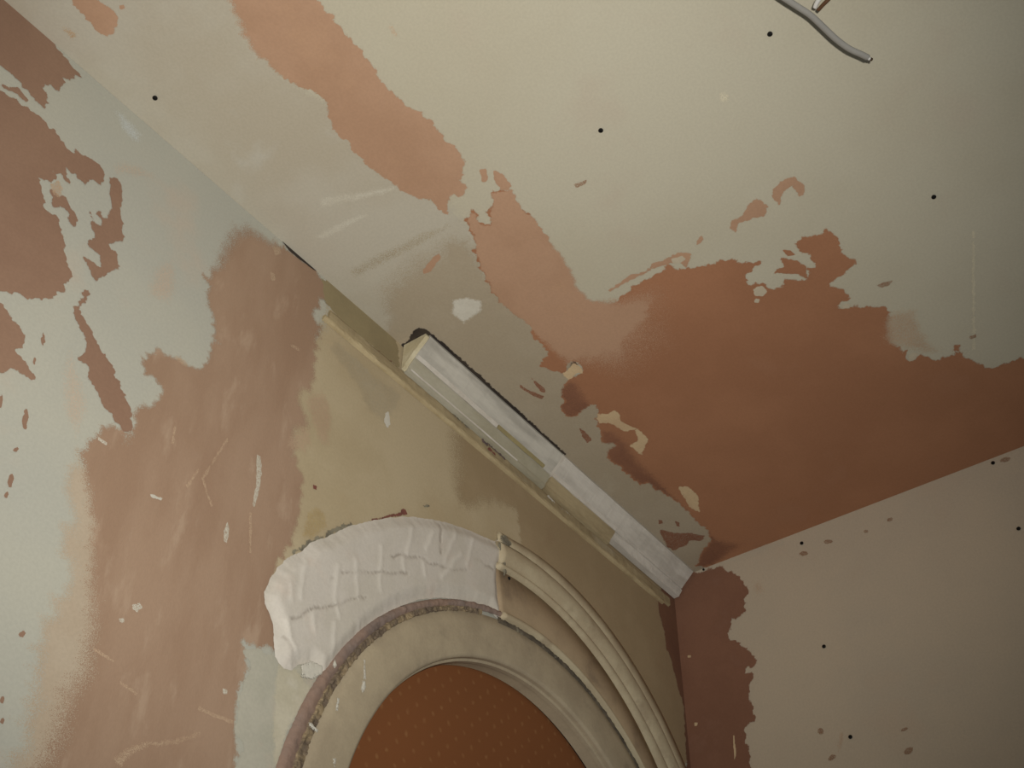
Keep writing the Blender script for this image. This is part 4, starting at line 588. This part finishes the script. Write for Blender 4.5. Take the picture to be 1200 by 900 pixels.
flake(fil, .636, .618, .069, .078, 'redflake', 3); flake(fil, .735, .690, .062, .068, 'greyflake', 4)
flake(fil, .940, .905, .061, .064, 'redflake', 5); flake(fil, .900, .880, .061, .064, 'redflake', 6)
flake(fil, .460, .440, .064, .072, 'white', 7); flake(fil, .420, .380, .066, .070, 'white_s', 8)

# ------------------------------------------------------------------ cables
def tube(name, path, radius, material, parent, flat=1.0, seg=12, label=None):
    P_ = [Vector(p) for p in path]
    # catmull-rom refine
    Q = []
    for i in range(len(P_) - 1):
        p0, p1, p2, p3 = P_[max(i - 1, 0)], P_[i], P_[i + 1], P_[min(i + 2, len(P_) - 1)]
        for k in range(6):
            t = k / 6
            Q.append(.5 * ((2 * p1) + (p2 - p0) * t + (2 * p0 - 5 * p1 + 4 * p2 - p3) * t * t + (3 * p1 - p0 - 3 * p2 + p3) * t ** 3))
    Q.append(P_[-1]); V = []; F = []
    up = Vector((0, 0, 1))
    for i, q in enumerate(Q):
        d = (Q[min(i + 1, len(Q) - 1)] - Q[max(i - 1, 0)]).normalized()
        sx = d.cross(up).normalized() if abs(d.z) < .98 else Vector((1, 0, 0)); sy = sx.cross(d).normalized()
        for k in range(seg):
            a = 2 * math.pi * k / seg
            V.append(q + sx * radius * math.cos(a) + sy * radius * flat * math.sin(a))
    for i in range(len(Q) - 1):
        for k in range(seg): F.append((i * seg + k, i * seg + (k + 1) % seg, (i + 1) * seg + (k + 1) % seg, (i + 1) * seg + k))
    F += [tuple(range(seg)), tuple(range((len(Q) - 1) * seg, len(Q) * seg))]
    o = mk(name, V, F, material, parent, True, label=label); recalc(o); return o

cp = [W3('c', a / 1000, b / 1000, .075) for a, b in CABLE_PATH[0]]
back = (cp[0] - cp[1]).normalized()
hole = cp[0] + back * .075; hole.z = H
cab = thing('electric_cable', hole, 'grey cable end hanging loose from the ceiling at the top edge', 'cable')
start = [hole + Vector((0, 0, .004)), hole - Vector((0, 0, .02)), hole - back * .012 - Vector((0, 0, .05)), cp[0] + back * .03 + Vector((0, 0, .004))]
tube('sheath', start + cp, .0041, 'cable', cab, flat=.8)
e0 = cp[-1]; e1 = e0 + (cp[-1] - cp[-2]).normalized() * .0065
tube('conductor', [e0, e0.lerp(e1, .5), e1], .0021, 'copper', cab, label='dark cut wire end')
tube('inner_core', [cp[-1] + Vector((0, 0, -.001)), cp[-1].lerp(e1, .4) + Vector((0, 0, -.0012))], .0024, 'core_pale', cab)

h2 = W3('c', 1.108, .905, 0)
cab2 = thing('electric_cable', h2, 'short brown and white wire stub hanging beside the grey cable', 'cable')
q2 = [h2 + Vector((0, 0, .004)), h2 - Vector((0, 0, .02)), W3('c', 1.100, .898, .040), W3('c', 1.082, .885, .050), W3('c', 1.072, .874, .052)]
tube('sheath', q2, .0042, 'cable', cab2, flat=.8)
tube('brown_core', [q2[-1], W3('c', 1.0546, .863, .050), W3('c', 1.0497, .8504, .050), W3('c', 1.0446, .8398, .048)], .0024, 'core_brown', cab2, label='brown insulated core')
tube('pale_core', [q2[-1] + Vector((-.003, 0, 0)), W3('c', 1.0623, .8565, .050), W3('c', 1.0568, .8446, .050), W3('c', 1.0513, .8385, .050)], .0028, 'core_pale', cab2, label='white insulated core')

# ------------------------------------------------------------------ screws
def screw(s, a, b, label, r=.0036, off=.0016, group='black plasterboard screws'):
    # countersunk head standing just proud, cross recess cut in
    prof_ = [(0, .0004), (r * .28, .0004), (r * .34, .0016), (r * .9, .0014), (r, .0008), (r, .0), (r * .5, -.004), (r * .45, -.012)]
    seg = 16; V = []; F = []
    for (rr, h) in prof_:
        for k in range(seg):
            t = 2 * math.pi * k / seg
            cross = 1.9 if (rr > 0 and rr < r * .4 and k % 4 == 0) else 1.0
            V.append(W3(s, a + rr * cross * math.cos(t), b + rr * cross * math.sin(t), h + off))
    for i in range(len(prof_) - 1):
        for k in range(seg): F.append((i * seg + k, i * seg + (k + 1) % seg, (i + 1) * seg + (k + 1) % seg, (i + 1) * seg + k))
    root = mk('drywall_screw', V, F, 'screw'); recalc(root)
    root['label'] = label; root['category'] = 'screw'; root['group'] = group
    return root
SL = ['black screw head in the grey strip of ceiling beside the left wall edge', 'black screw head in the open middle of the beige ceiling', 'black screw head in the ceiling beside the loose cable',
      'black screw head in the ceiling near the right edge of the photo', 'black screw head at the very top of the right wall near the photo edge', 'black screw head at the far right edge of the right wall',
      'black screw head near the top of the right wall above a brown speck', 'black screw head in the open middle of the right wall', 'lowest black screw head on the right wall, beside an orange smear', 'small screw head in the room corner beside the end of the cornice']
for (s, a, b), lab in zip(SCREWS, SL): screw(s, a / 1000, b / 1000, lab, r=.0036 if 'small' not in lab else .0024)
screw('l', .5743, .3072, 'black screw head in the arch moulding beside the white repair', r=.0030, off=.0085)
